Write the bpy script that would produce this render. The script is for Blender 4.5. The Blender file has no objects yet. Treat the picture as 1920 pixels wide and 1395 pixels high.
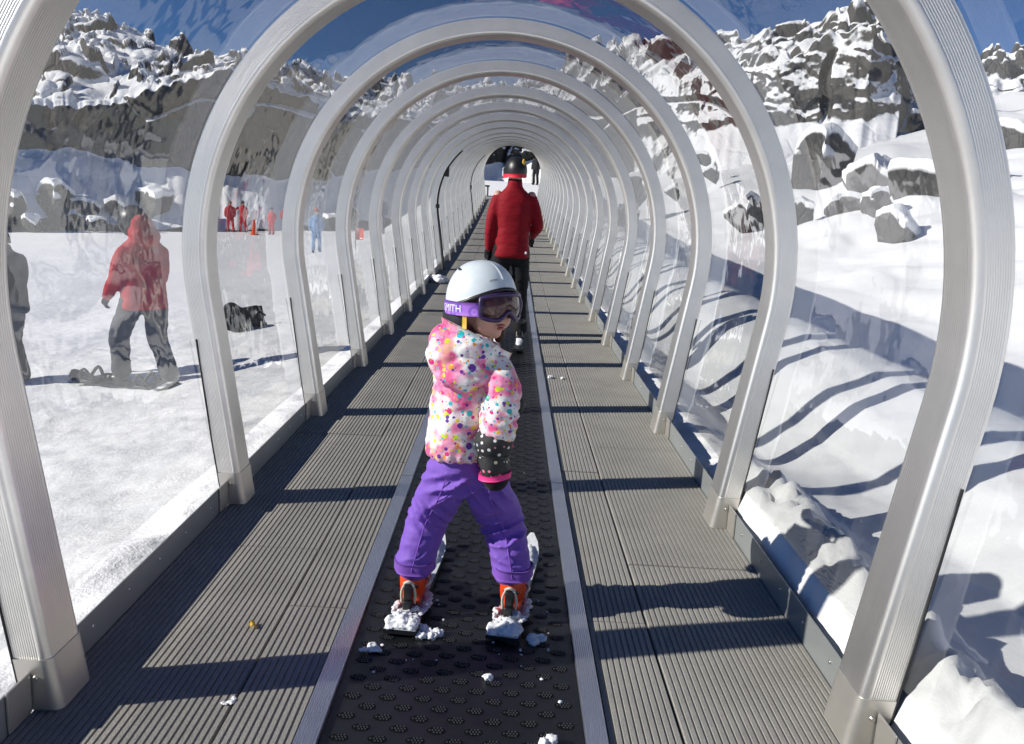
import bpy, bmesh, math, random
import numpy as np
from mathutils import Matrix, Vector
R = math.radians
C = bpy.context.scene.collection
random.seed(7)

# ------------------------------------------------------------------ camera
sc = bpy.context.scene
PITCH, ROLL, YAW, CX, CH = 0.198309, 0.0537575, 0.00974104, 0.074524, 1.25
def _world(d):
    cp, sp = math.cos(PITCH), math.sin(PITCH)
    y = d[1]*cp + d[2]*sp; z = -d[1]*sp + d[2]*cp; x = d[0]
    c, s = math.cos(YAW), math.sin(YAW)
    return Vector((c*x + s*y, -s*x + c*y, z))
cr, sr = math.cos(ROLL), math.sin(ROLL)
ax, ay, az = _world((cr, 0, sr)), _world((-sr, 0, cr)), -_world((0, 1, 0))
cam = bpy.data.cameras.new('camera'); co = bpy.data.objects.new('camera', cam); C.objects.link(co)
co.matrix_world = Matrix(((ax.x, ay.x, az.x, CX), (ax.y, ay.y, az.y, 0), (ax.z, ay.z, az.z, CH), (0, 0, 0, 1)))
cam.sensor_width = 36; cam.lens = 1553/1920*36; cam.clip_start = 0.05; cam.clip_end = 2000
sc.camera = co
# ------------------------------------------------------------------ sun and sky
SUN_EL, SUN_AZ = R(29), R(13.2)          # light travels towards +X, a little towards +Y
L = Vector((math.cos(SUN_EL)*math.cos(SUN_AZ), math.cos(SUN_EL)*math.sin(SUN_AZ), -math.sin(SUN_EL)))
sun = bpy.data.lights.new('sun', 'SUN'); so = bpy.data.objects.new('sun', sun); C.objects.link(so)
sun.energy = 4.6; sun.angle = R(0.5); sun.color = (1.0, 0.95, 0.875)
so.rotation_euler = L.to_track_quat('-Z', 'Y').to_euler(); so.location = (-30, -8, 20)
w = bpy.data.worlds.new('World'); sc.world = w; w.use_nodes = True
nt = w.node_tree; bg = nt.nodes['Background']
sky = nt.nodes.new('ShaderNodeTexSky'); sky.sky_type = 'NISHITA'; sky.sun_disc = False
sky.sun_elevation = SUN_EL; sky.sun_rotation = math.atan2(-L.x, -L.y) ; sky.altitude = 2200; sky.air_density = 1.0; sky.dust_density = 0.1; sky.ozone_density = 2.0
tint = nt.nodes.new('ShaderNodeMix'); tint.data_type = 'RGBA'; tint.blend_type = 'MULTIPLY'; tint.inputs[0].default_value = 1; tint.inputs[7].default_value = (.40, .67, 1.05, 1)   # the deep blue of thin mountain air
nt.links.new(sky.outputs[0], tint.inputs[6]); nt.links.new(tint.outputs[2], bg.inputs[0]); bg.inputs[1].default_value = 0.058
sc.view_settings.view_transform = 'Standard'; sc.view_settings.look = 'None'; sc.view_settings.gamma = 1
sc.view_settings.exposure = 0.38
cy = sc.cycles
cy.max_bounces = 10; cy.diffuse_bounces = 3; cy.glossy_bounces = 5; cy.transparent_max_bounces = 24; cy.transmission_bounces = 4
cy.caustics_reflective = False; cy.caustics_refractive = False
cy.sample_clamp_indirect = 6; cy.use_denoising = True
try: cy.denoiser = 'OPENIMAGEDENOISE'
except Exception: pass

# ------------------------------------------------------------------ noise (numpy)
def _h(ix, iy, iz, s):
    n = (ix*374761393 + iy*668265263 + iz*2147483647 + s*1274126177) & 0xffffffff
    n = ((n ^ (n >> 13))*1274126177) & 0xffffffff
    n = ((n ^ (n >> 16))*2246822519) & 0xffffffff
    return ((n ^ (n >> 15)) & 0xffffff)/float(0xffffff)
def vnoise(x, y, z=None, s=0):
    z = np.zeros_like(x) if z is None else z
    ix, iy, iz = (np.floor(a).astype(np.int64) for a in (x, y, z))
    fx, fy, fz = x-ix, y-iy, z-iz
    fx, fy, fz = (t*t*t*(t*(t*6-15)+10) for t in (fx, fy, fz))
    def lerp(a, b, t): return a+(b-a)*t
    r = []
    for dz in (0, 1):
        a = lerp(_h(ix, iy, iz+dz, s), _h(ix+1, iy, iz+dz, s), fx)
        b = lerp(_h(ix, iy+1, iz+dz, s), _h(ix+1, iy+1, iz+dz, s), fx)
        r.append(lerp(a, b, fy))
    return lerp(r[0], r[1], fz)*2-1
def fbm(x, y, z=None, o=4, s=0, g=.5):
    t = 0; a = 1; f = 1; n = 0
    for i in range(o):
        t = t+a*vnoise(x*f+i*17.3, y*f+i*9.1, None if z is None else z*f+i*5.7, s+i); n += a; a *= g; f *= 2.03
    return t/n
def worley(x, y, s=0):
    """distance to nearest, to second nearest, random value of the cell, offset to the cell centre"""
    ix, iy = np.floor(x).astype(np.int64), np.floor(y).astype(np.int64)
    d1 = np.full(x.shape, 9.); d2 = np.full(x.shape, 9.); rv = np.zeros(x.shape); ox = np.zeros(x.shape); oy = np.zeros(x.shape)
    for dx in (-1, 0, 1):
        for dy in (-1, 0, 1):
            cx, cyy = ix+dx, iy+dy; zz = np.zeros_like(cx)
            px = cx+.1+.8*_h(cx, cyy, zz, s+1); py = cyy+.1+.8*_h(cx, cyy, zz, s+2)
            d = np.hypot(px-x, py-y); q = d < d1
            d2 = np.where(q, d1, np.minimum(d2, d)); rv = np.where(q, _h(cx, cyy, zz, s+3), rv)
            ox = np.where(q, x-px, ox); oy = np.where(q, y-py, oy); d1 = np.where(q, d, d1)
    return d1, d2, rv, ox, oy
def sstep(a, b, x):
    t = np.clip((x-a)/(b-a), 0, 1); return t*t*(3-2*t)

# ------------------------------------------------------------------ object helpers
def mesh_data(name, V, F, mat=None, smooth=True, uv=None):
    me = bpy.data.meshes.new(name)
    V = np.asarray(V, dtype=np.float32)
    if isinstance(F, np.ndarray):
        n, k = F.shape
        me.vertices.add(len(V)); me.vertices.foreach_set('co', V.ravel())
        me.loops.add(n*k); me.loops.foreach_set('vertex_index', F.astype(np.int32).ravel())
        me.polygons.add(n); me.polygons.foreach_set('loop_start', np.arange(0, n*k, k, dtype=np.int32))
        me.update(calc_edges=True); me.validate()
    else:
        me.from_pydata(V.tolist(), [], [list(map(int, f)) for f in F]); me.update()
    if smooth: me.polygons.foreach_set('use_smooth', [True]*len(me.polygons))
    if uv is not None:
        l = me.uv_layers.new(name='UVMap'); idx = np.zeros(len(me.loops), np.int32); me.loops.foreach_get('vertex_index', idx)
        l.data.foreach_set('uv', np.asarray(uv, np.float32)[idx].ravel())
    if mat: me.materials.append(mat)
    return me
def link(name, me, parent=None, loc=(0, 0, 0), rot=(0, 0, 0)):
    o = bpy.data.objects.new(name, me); C.objects.link(o); o.location = loc; o.rotation_euler = rot
    if parent: o.parent = parent
    return o
def obj(name, V, F, mat, parent=None, smooth=True, uv=None, loc=(0, 0, 0)):
    return link(name, mesh_data(name, V, F, mat, smooth, uv), parent, loc)
def tag(o, label=None, cat=None, group=None, kind=None):
    if label: o['label'] = label
    if cat: o['category'] = cat
    if group: o['group'] = group
    if kind: o['kind'] = kind
    return o
def thing(name, label, cat, loc=(0, 0, 0), rz=0, group=None):
    o = bpy.data.objects.new(name, None); C.objects.link(o); o.location = loc; o.rotation_euler = (0, 0, rz); o.empty_display_size = .1
    return tag(o, label, cat, group)
def copy_tree(o, parent=None):
    c = o.copy(); C.objects.link(c)
    if parent: c.parent = parent
    for ch in list(o.children): copy_tree(ch, c)
    return c
def grid_faces(nu, nv, wrap_u=False, wrap_v=False):
    i, j = np.meshgrid(np.arange(nu if wrap_u else nu-1), np.arange(nv if wrap_v else nv-1), indexing='ij')
    i2, j2 = (i+1) % nu, (j+1) % nv
    return np.stack([i*nv+j, i2*nv+j, i2*nv+j2, i*nv+j2], -1).reshape(-1, 4)
def cat(parts):
    V = []; F = []; n = 0
    for v, f in parts:
        v = np.asarray(v); V.append(v); F += [[int(i)+n for i in q] for q in f]; n += len(v)
    return np.concatenate(V), F
def box(x0, x1, y0, y1, z0, z1):
    V = np.array([(x, y, z) for x in (x0, x1) for y in (y0, y1) for z in (z0, z1)], float)
    return V, [[0, 1, 3, 2], [4, 6, 7, 5], [0, 4, 5, 1], [2, 3, 7, 6], [0, 2, 6, 4], [1, 5, 7, 3]]
def rbox(x0, x1, y0, y1, z0, z1, b=.004):
    bm = bmesh.new(); V, F = box(x0, x1, y0, y1, z0, z1)
    vs = [bm.verts.new(v) for v in V]
    for f in F: bm.faces.new([vs[i] for i in f])
    bmesh.ops.recalc_face_normals(bm, faces=bm.faces)
    bmesh.ops.bevel(bm, geom=bm.edges[:], offset=b, segments=2, affect='EDGES', profile=.5)
    V = np.array([v.co[:] for v in bm.verts]); F = [[v.index for v in f.verts] for f in bm.faces]; bm.free(); return V, F
def catmull(P, sub):
    P = np.asarray(P, float); Q = np.vstack([2*P[0]-P[1], P, 2*P[-1]-P[-2]]); out = []
    for i in range(1, len(Q)-2):
        a, b, c, d = Q[i-1], Q[i], Q[i+1], Q[i+2]
        for k in range(sub):
            t = k/sub
            out.append(.5*((2*b)+(-a+c)*t+(2*a-5*b+4*c-d)*t*t+(-a+3*b-3*c+d)*t**3))
    out.append(P[-1]); return np.array(out)
def tube(P, rad, n=14, sub=5, flat=None, ref=(0, 0, 1), closed=False, caps=True):
    """round-ended tube along a smooth path; rad per point; flat = (a, b) squash across/along ref"""
    P = np.asarray(P, float); rad = np.asarray(rad, float) if np.ndim(rad) else np.full(len(P), float(rad))
    if closed:
        Q = P; r = rad
    elif sub > 1 and len(P) > 1:
        A = catmull(np.column_stack([P, rad]), sub); Q, r = A[:, :3], np.maximum(A[:, 3], 1e-4)
    else: Q, r = P, rad
    if closed: T = np.roll(Q, -1, 0)-np.roll(Q, 1, 0)
    else: T = np.gradient(Q, axis=0)
    T /= np.linalg.norm(T, axis=1, keepdims=True)+1e-12
    u = np.cross(T[0], ref)
    if np.linalg.norm(u) < 1e-3: u = np.cross(T[0], (1, .1, 0))
    u /= np.linalg.norm(u); rings = []
    a = np.linspace(0, 2*np.pi, n, endpoint=False); fa, fb = flat or (1, 1)
    frames = []
    for t in T:
        u = u-t*np.dot(u, t); u /= np.linalg.norm(u); frames.append((u.copy(), np.cross(t, u)))
    def ring(c, fr, rr): return c+rr*(np.cos(a)[:, None]*fr[0]*fa+np.sin(a)[:, None]*fr[1]*fb)
    cr = []
    if caps and not closed:
        for k in (0, .35, .7): cr.append((Q[0]-T[0]*r[0]*math.cos(k*math.pi/2)*.9, frames[0], r[0]*max(.02, math.sin(k*math.pi/2))))
    mid = [(Q[i], frames[i], r[i]) for i in range(len(Q))]
    ce = []
    if caps and not closed:
        for k in (.7, .35, 0): ce.append((Q[-1]+T[-1]*r[-1]*math.cos(k*math.pi/2)*.9, frames[-1], r[-1]*max(.02, math.sin(k*math.pi/2))))
    rings = [ring(*q) for q in cr+mid+ce]
    V = np.concatenate(rings); F = grid_faces(len(rings), n, wrap_u=closed, wrap_v=True).tolist()
    F = [f[::-1] for f in F]
    if not closed:
        F.append(list(range(n))); m = len(V); F.append(list(range(m-n, m))[::-1])
    return V, F
def loft(rings, cap=True):
    n = len(rings[0]); V = np.concatenate(rings); F = grid_faces(len(rings), n, wrap_v=True).tolist()
    if cap: F.append(list(range(n))[::-1]); m = len(V); F.append(list(range(m-n, m)))
    return V, F
def ell(c, r, rot=None, nu=18, nv=12):
    th = np.linspace(0, 2*np.pi, nu, endpoint=False); ph = np.linspace(-np.pi/2, np.pi/2, nv+1)
    ph[0] += .02; ph[-1] -= .02
    rings = [np.column_stack([np.cos(th)*math.cos(p)*r[0], np.sin(th)*math.cos(p)*r[1], np.full(nu, math.sin(p)*r[2])]) for p in ph]
    V, F = loft(rings)
    if rot is not None: V = V @ np.array(rot).T
    return V+np.array(c), F
def fuse(parts, voxel, smooth=4):
    V, F = cat(parts); me = bpy.data.meshes.new('t'); me.from_pydata(V.tolist(), [], F); me.update()
    bm = bmesh.new(); bm.from_mesh(me); bmesh.ops.recalc_face_normals(bm, faces=bm.faces); bm.to_mesh(me); bm.free()
    o = bpy.data.objects.new('t', me); C.objects.link(o)
    m = o.modifiers.new('r', 'REMESH'); m.mode = 'VOXEL'; m.voxel_size = voxel
    if smooth: s = o.modifiers.new('s', 'SMOOTH'); s.factor = .5; s.iterations = smooth
    dg = bpy.context.evaluated_depsgraph_get(); e = o.evaluated_get(dg); em = e.to_mesh()
    n = len(em.vertices); v = np.zeros(n*3, np.float32); em.vertices.foreach_get('co', v)
    nn = np.zeros(n*3, np.float32); em.vertices.foreach_get('normal', nn)
    f = [list(p.vertices) for p in em.polygons]
    e.to_mesh_clear(); bpy.data.objects.remove(o); bpy.data.meshes.remove(me)
    return v.reshape(-1, 3).astype(float), f, nn.reshape(-1, 3).astype(float)

# ------------------------------------------------------------------ materials
def lin(r, g, b): return tuple(((c/255)/12.92 if c/255 <= .04045 else ((c/255+.055)/1.055)**2.4) for c in (r, g, b))+(1,)
class Mat:
    def __init__(s, name):
        s.m = bpy.data.materials.new(name); s.m.use_nodes = True; s.t = s.m.node_tree; s.n = s.t.nodes; s.l = s.t.links
        s.b = s.n['Principled BSDF']; s.out = s.n['Material Output']
    def node(s, ty, ins=None, **kw):
        n = s.n.new('ShaderNode'+ty)
        for k, v in kw.items(): setattr(n, k, v)
        for k, v in (ins or {}).items():
            if hasattr(v, 'links') or hasattr(v, 'is_linked'): s.l.new(v, n.inputs[k])
            else: n.inputs[k].default_value = v
        return n
    def set(s, **kw):
        for k, v in kw.items():
            k = k.replace('_', ' ')
            if hasattr(v, 'is_linked'): s.l.new(v, s.b.inputs[k])
            else: s.b.inputs[k].default_value = v
        return s
    def co(s, kind='Object'): return s.node('TexCoord').outputs[kind]
    def map(s, v, scale=(1, 1, 1), loc=(0, 0, 0), rot=(0, 0, 0)): return s.node('Mapping', {'Vector': v, 'Scale': scale, 'Location': loc, 'Rotation': rot}).outputs[0]
    def noise(s, v, scale, detail=3, rough=.5, out=0): return s.node('TexNoise', {'Vector': v, 'Scale': scale, 'Detail': detail, 'Roughness': rough}).outputs[out]
    def vor(s, v, scale, rnd=1, feature='F1', out='Distance'): return s.node('TexVoronoi', {'Vector': v, 'Scale': scale, 'Randomness': rnd}, feature=feature).outputs[out]
    def math(s, op, a, b=0, c=0, clamp=False):
        n = s.n.new('ShaderNodeMath'); n.operation = op; n.use_clamp = clamp
        for i, v in enumerate((a, b, c)):
            if hasattr(v, 'is_linked'): s.l.new(v, n.inputs[i])
            else: n.inputs[i].default_value = v
        return n.outputs[0]
    def ramp(s, f, stops, interp='LINEAR'):
        n = s.n.new('ShaderNodeValToRGB'); n.color_ramp.interpolation = interp; s.l.new(f, n.inputs[0]); e = n.color_ramp.elements
        while len(e) < len(stops): e.new(.5)
        for i, (p, c) in enumerate(stops): e[i].position = p; e[i].color = c if hasattr(c, '__len__') else (c, c, c, 1)
        return n.outputs[0]
    def mix(s, f, a, b):
        n = s.n.new('ShaderNodeMix'); n.data_type = 'RGBA'
        for k, v in ((0, f), (6, a), (7, b)):
            if hasattr(v, 'is_linked'): s.l.new(v, n.inputs[k])
            else: n.inputs[k].default_value = v
        return n.outputs[2]
    def bump(s, h, strength=.5, dist=.01, normal=None):
        d = {'Height': h, 'Strength': strength, 'Distance': dist}
        if normal is not None: d['Normal'] = normal
        return s.node('Bump', d).outputs[0]
def plain(name, col, rough=.6, metal=0, nscale=60, nb=.15, bd=.003, var=.12, spec=.5):
    m = Mat(name); c = m.co(); n = m.noise(c, nscale, 4)
    m.set(Base_Color=m.mix(m.ramp(n, [(.3, 0.), (.7, 1.)]), tuple(x*(1-var) for x in col[:3])+(1,), tuple(min(1, x*(1+var)) for x in col[:3])+(1,)),
          Roughness=rough, Metallic=metal, Normal=m.bump(n, nb, bd))
    m.b.inputs['Specular IOR Level'].default_value = spec
    return m.m
def fabric(name, col, rough=.75, wr=25, bd=.006, sheen=.2):
    m = Mat(name); c = m.co()
    n1 = m.noise(m.map(c, (1, 1, 2.2)), wr, 3); n2 = m.noise(c, 900, 2)
    m.set(Base_Color=m.mix(n1, tuple(x*.86 for x in col[:3])+(1,), tuple(min(1, x*1.1) for x in col[:3])+(1,)), Roughness=rough,
          Normal=m.bump(n2, .12, .0008, m.bump(n1, .5, bd)))
    m.b.inputs['Sheen Weight'].default_value = sheen*.3; m.b.inputs['Specular IOR Level'].default_value = .22
    return m.m
M = {}
def m_snow(name, choppy):
    m = Mat(name); g = m.node('NewGeometry').outputs['Position']
    a = m.noise(g, 2.2, 5, .55); b = m.noise(g, 14, 5, .62); d = m.noise(g, 70, 3, .6)
    v = m.vor(g, 9, 1, 'SMOOTH_F1'); tr = m.noise(m.map(g, (.5, 6, 1), rot=(0, 0, .35)), 1.6, 4, .6)
    h = m.math('ADD', m.math('MULTIPLY', b, .6), m.math('MULTIPLY', d, .22))
    if choppy:
        h = m.math('ADD', h, m.math('MULTIPLY', v, -.5)); h = m.math('ADD', h, m.math('MULTIPLY', tr, .7))
    m.set(Base_Color=m.mix(a, (.83, .84, .85, 1), (.88, .88, .875, 1)), Roughness=.62, Normal=m.bump(h, .38 if choppy else .20, .06 if choppy else .03))
    m.b.inputs['Specular IOR Level'].default_value = .3
    m.b.inputs['Sheen Weight'].default_value = .1
    return m.m
M['snow'] = m_snow('groomed_snow', True)
M['snow_soft'] = m_snow('soft_snow', False)
def m_rocksnow(name, thr, sc_=.7, soft=.06, jit=.5, attr=False):
    m = Mat(name); geo = m.node('NewGeometry'); g = geo.outputs['Position']; nz = m.node('SeparateXYZ', {'Vector': geo.outputs['Normal']}).outputs[2]
    n1 = m.noise(g, sc_*1.3, 5, .6); n2 = m.noise(g, sc_*7, 4, .6)
    if attr: nz = m.node('Attribute', attribute_name='snow').outputs['Fac']
    k = m.math('ADD', nz, m.math('MULTIPLY', m.math('SUBTRACT', n1, .5), jit)); k = m.math('ADD', k, m.math('MULTIPLY', m.math('SUBTRACT', n2, .5), jit*.6))
    f = m.ramp(k, [(max(0, thr-soft), 0.), (thr+soft, 1.)])
    crack = m.vor(m.map(g, (1, 1, .5)), sc_*2.2, 1, 'DISTANCE_TO_EDGE')
    rock = m.mix(n2, (.028, .027, .026, 1), (.095, .090, .083, 1)); rock = m.mix(m.ramp(m.noise(g, sc_*.5, 3), [(.4, 0.), (.62, 1.)]), rock, (.058, .057, .054, 1))
    rock = m.mix(m.ramp(crack, [(0., .75), (.05, 0.)]), rock, (.02, .02, .02, 1))
    hr = m.math('ADD', m.math('MULTIPLY', n2, .8), m.ramp(crack, [(0., 0.), (.1, .5)]))
    col = m.mix(f, rock, (.86, .865, .87, 1))
    bmp = m.bump(m.math('ADD', m.math('MULTIPLY', hr, m.math('SUBTRACT', 1.25, f)), m.math('MULTIPLY', f, .35)), .6, .12/sc_)
    m.set(Base_Color=col, Roughness=.8, Normal=bmp); m.b.inputs['Specular IOR Level'].default_value = .25
    return m.m
M['hill'] = m_rocksnow('snowy_rock', .475, .55, .05, .50)
M['boulder'] = m_rocksnow('boulder_rock', .5, 1.6, .08, .10, True)
def m_metal(name, col, rough, brush=True, bs=.25, metal=1.0):
    m = Mat(name); u = m.co('UV') if brush else m.co()
    n = m.noise(m.map(u, (2.2, 420, 1)) if brush else u, 1 if brush else 40, 4, .65); n2 = m.noise(m.co(), 5, 4, .6); n3 = m.noise(m.map(u, (.7, 30, 1)) if brush else u, 1, 3)
    m.set(Base_Color=m.mix(n2, tuple(c*.82 for c in col[:3])+(1,), tuple(min(1, c*1.12) for c in col[:3])+(1,)), Metallic=metal,
          Roughness=m.math('ADD', rough-.12, m.math('MULTIPLY', m.math('ADD', n, n3), .12)), Normal=m.bump(n, bs, .0012))
    return m.m
M['alu'] = m_metal('brushed_aluminium', (.82, .80, .755), .36, metal=.9)
M['steel'] = m_metal('foot_cover_steel', (.66, .63, .57), .42, False, .15, metal=.75)
M['strip'] = m_metal('ribbed_aluminium', (.62, .64, .68), .42, False, .2)
M['kick'] = m_metal('galvanised_sheet', (.34, .36, .355), .45, False, .15, metal=.35)
M['bolt'] = m_metal('bolt_metal', (.55, .55, .55), .3, False, .1)
def m_glass():
    m = Mat('clear_polycarbonate'); m.n.remove(m.b); g = m.node('NewGeometry').outputs['Position']
    h = m.math('ADD', m.noise(m.map(g, (1, .45, 1)), 2.1, 3, .55), m.math('MULTIPLY', m.noise(m.map(g, (1, 1, 1)), 7, 2), .12))
    nb = m.bump(h, .35, .03)
    fr = m.node('Fresnel', {'IOR': 1.50, 'Normal': nb}).outputs[0]
    f2 = m.math('MULTIPLY', m.math('DIVIDE', m.math('MULTIPLY', fr, 2), m.math('ADD', fr, 1.0)), 1.15, clamp=True)
    smear_haze = m.ramp(m.noise(m.map(g, (1.5, 5, 1.0), rot=(0, 0, .2)), 2.5, 5, .65), [(.52, 0.), (.8, 1.)])
    tr = m.node('BsdfTransparent', {'Color': (.955, .965, .965, 1)}).outputs[0]
    gl = m.node('BsdfGlossy', {'Color': (1, 1, 1, 1), 'Roughness': .03, 'Normal': nb}).outputs[0]
    df = m.node('BsdfDiffuse', {'Color': (.8, .8, .8, 1)}).outputs[0]
    a = m.node('MixShader', {0: f2, 1: tr, 2: gl}).outputs[0]
    b = m.node('MixShader', {0: m.math('ADD', m.math('MULTIPLY', smear_haze, .045), .022), 1: a, 2: df}).outputs[0]  # even white haze over the smears stands in for milky reflections
    m.l.new(b, m.out.inputs[0]); return m.m
M['glass'] = m_glass()
M['rubber'] = plain('black_rubber', (.012, .012, .013, 1), .6)
def m_deck():
    m = Mat('ribbed_deck'); c = m.co(); a = m.noise(c, 260, 4, .7); b = m.noise(c, 3.5, 4, .6); d = m.noise(c, 30, 4, .65)
    col = m.mix(m.ramp(a, [(.3, 0.), (.72, 1.)]), (.27, .26, .235, 1), (.50, .485, .44, 1))
    col = m.mix(m.math('MULTIPLY', m.ramp(b, [(.35, 0.), (.7, 1.)]), .35), col, (.20, .195, .175, 1))
    col = m.mix(m.math('MULTIPLY', m.ramp(d, [(.62, 0.), (.75, 1.)]), .3), col, (.33, .31, .27, 1))
    m.set(Base_Color=col, Roughness=.9, Normal=m.bump(m.math('ADD', a, m.math('MULTIPLY', d, .5)), .7, .004)); m.b.inputs['Specular IOR Level'].default_value = .25
    return m.m
M['deck'] = m_deck()
M['groove'] = plain('deck_groove', (.02, .02, .018, 1), .95)
def m_belt():
    m = Mat('belt_rubber'); c = m.co(); n = m.noise(c, 300, 3); n2 = m.noise(c, 4, 4, .6); n3 = m.noise(c, 22, 4, .65)
    wet = m.ramp(n3, [(.45, 0.), (.62, 1.)])
    col = m.mix(n2, (.008, .0085, .010, 1), (.012, .0125, .015, 1))
    m.set(Base_Color=col, Roughness=m.math('SUBTRACT', .46, m.math('MULTIPLY', wet, .12)), Normal=m.bump(n, .08, .0006))
    return m.m
M['belt'] = m_belt()
M['stud'] = plain('belt_stud_glint', (.075, .078, .085, 1), .3, nscale=200)  # studs painted paler than the belt for their wet glint
M['patch'] = plain('belt_grip_shade', (.0025, .0025, .003, 1), .7, spec=.2)  # near-black flat ovals paint in the shade of recessed grips

# ------------------------------------------------------------------ the lie of the land
def prof(y):
    t = np.maximum(0, np.asarray(y, float)-2.0); t2 = np.minimum(t, 40)
    return .00188579*t2**2-1.18974e-5*t2**3
def dprof(y):
    t = max(0, y-2.0); return 2*.00188579*t-3*1.18974e-5*t*t
XR = [0, 1.05, 1.25, 1.5, 1.9, 2.15, 2.5, 3.1, 3.9, 5, 7, 10, 14, 20, 30, 45, 200]; ZR = [-.25, -.08, -.06, -.05, -.02, .15, .27, .30, .34, .62, 1.15, 1.75, 2.4, 3.3, 4.6, 6, 8]
def ground(x, y, detail=True):
    x = np.asarray(x, float); y = np.asarray(y, float); P = prof(y); ax_ = np.abs(x)
    zl = P*(1-sstep(1.1, 7, ax_))-.10-.33*sstep(1.0, 3.2, ax_)-.036*np.clip(ax_-3, 0, 40)
    xs = x+sstep(1.3, 2.0, x)*(1-sstep(3.0, 4.5, x))*(.30*fbm(y*.55+2, x*.2, o=2, s=9)-.05)
    zr = np.interp(xs, XR, ZR)-.20*np.exp(-((x-1.72)/.24)**2)*sstep(3.4, 5.4, y)+P*(1+.05*np.clip(x, 0, 14))
    zc = P-.22-.0*x
    if detail:
        near = 1-sstep(9, 16, y)
        zl = zl+.035*fbm(x*1.1, y*1.1, o=4, s=3)+near*.022*fbm(x*6, y*6, o=4, s=5)+.10*fbm(x*.12, y*.12, o=3, s=8)*sstep(4, 12, ax_)
        zl = zl+.05*np.exp(-((ax_-1.25)/.22)**2)*(fbm(x*3, y*2.2, o=4, s=21)+.5)
        f = sstep(1.2, 2.2, x)
        # wind drifts: rounded lips running away from the tunnel
        wy = y-.18*x+.45*fbm(x*.35, y*.3, o=3, s=11)
        dr = fbm(x*.30, wy*.95, o=3, s=13); lip = np.abs(fbm(x*.22+3, wy*.7, o=2, s=15))
        zr = zr+f*(.09*dr-.16*(lip-.25))*(.6+.4*sstep(2.5, 5, x))*(1-.5*sstep(10, 20, y))+.012*fbm(x*5, y*5, o=3, s=16)
        zr = zr+.5*fbm(x*.13, y*.13, o=3, s=18)*sstep(5, 14, x)+sstep(3.2, 6, x)*(.30*fbm(x*.42, y*.42, o=4, s=19)+.35*np.maximum(0, fbm(x*.75+5, y*.75, o=2, s=20)-.12)); lq = 0
        hp = .13+.10*fbm(y*1.5+1, x*.6, o=3, s=23); far_ = 1-.75*sstep(3.2, 4.3, y)
        cr_ = np.exp(-((x-1.19)/(.20+.06*fbm(y*2, x, o=2, s=24)))**2)
        zr = zr+cr_*far_*np.maximum(.10, hp+.17)*(1+.30*fbm(x*13, y*13, o=4, s=25))+.03*far_*f*(1-sstep(2, 3, x))*np.abs(fbm(x*4, y*4, o=4, s=27))
    t = sstep(-.25, .25, x) ; z = zl*(1-t)+zr*t
    inside = (1-sstep(1.01, 1.06, ax_))*(1-sstep(33.2, 33.8, y))
    z = z*(1-inside)+(P-.3)*inside
    beyond = (1-sstep(1.5, 6, ax_))*sstep(33.2, 34.2, y)
    z = z*(1-beyond)+(P-.03+.02*np.clip(y-34, 0, 40))*beyond
    return z
def axis(knots):
    out = [knots[0][0]]
    for (a, s), (b, s2) in zip(knots, knots[1:]):
        while out[-1] < b-1e-6:
            t = (out[-1]-a)/(b-a); out.append(out[-1]+s+(s2-s)*t)
        out[-1] = b
    return np.array(out)
gx = axis([(-160, 14), (-50, 3), (-12, .25), (-5, .07), (-1.1, .035), (-1.0, .03), (1.0, .9), (1.02, .03), (1.1, .025), (2.0, .03), (4.5, .06), (12, .25), (50, 3), (160, 14)])
gy = axis([(-30, 4), (-2, .5), (.6, .05), (1.4, .03), (4.5, .035), (9, .07), (16, .2), (45, .8), (160, 14)])
X, Y = np.meshgrid(gx, gy, indexing='ij')
g = obj('snow_ground', np.column_stack([X.ravel(), Y.ravel(), ground(X, Y).ravel()]), grid_faces(len(gx), len(gy)), M['snow']); tag(g, kind='structure')
g.data.materials.append(M['snow_soft'])
fc = np.zeros(len(g.data.polygons)*3, np.float32); g.data.polygons.foreach_get('center', fc); fx = fc.reshape(-1, 3)[:, 0]
g.data.polygons.foreach_set('material_index', (fx > 0).astype(np.int32))

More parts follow.
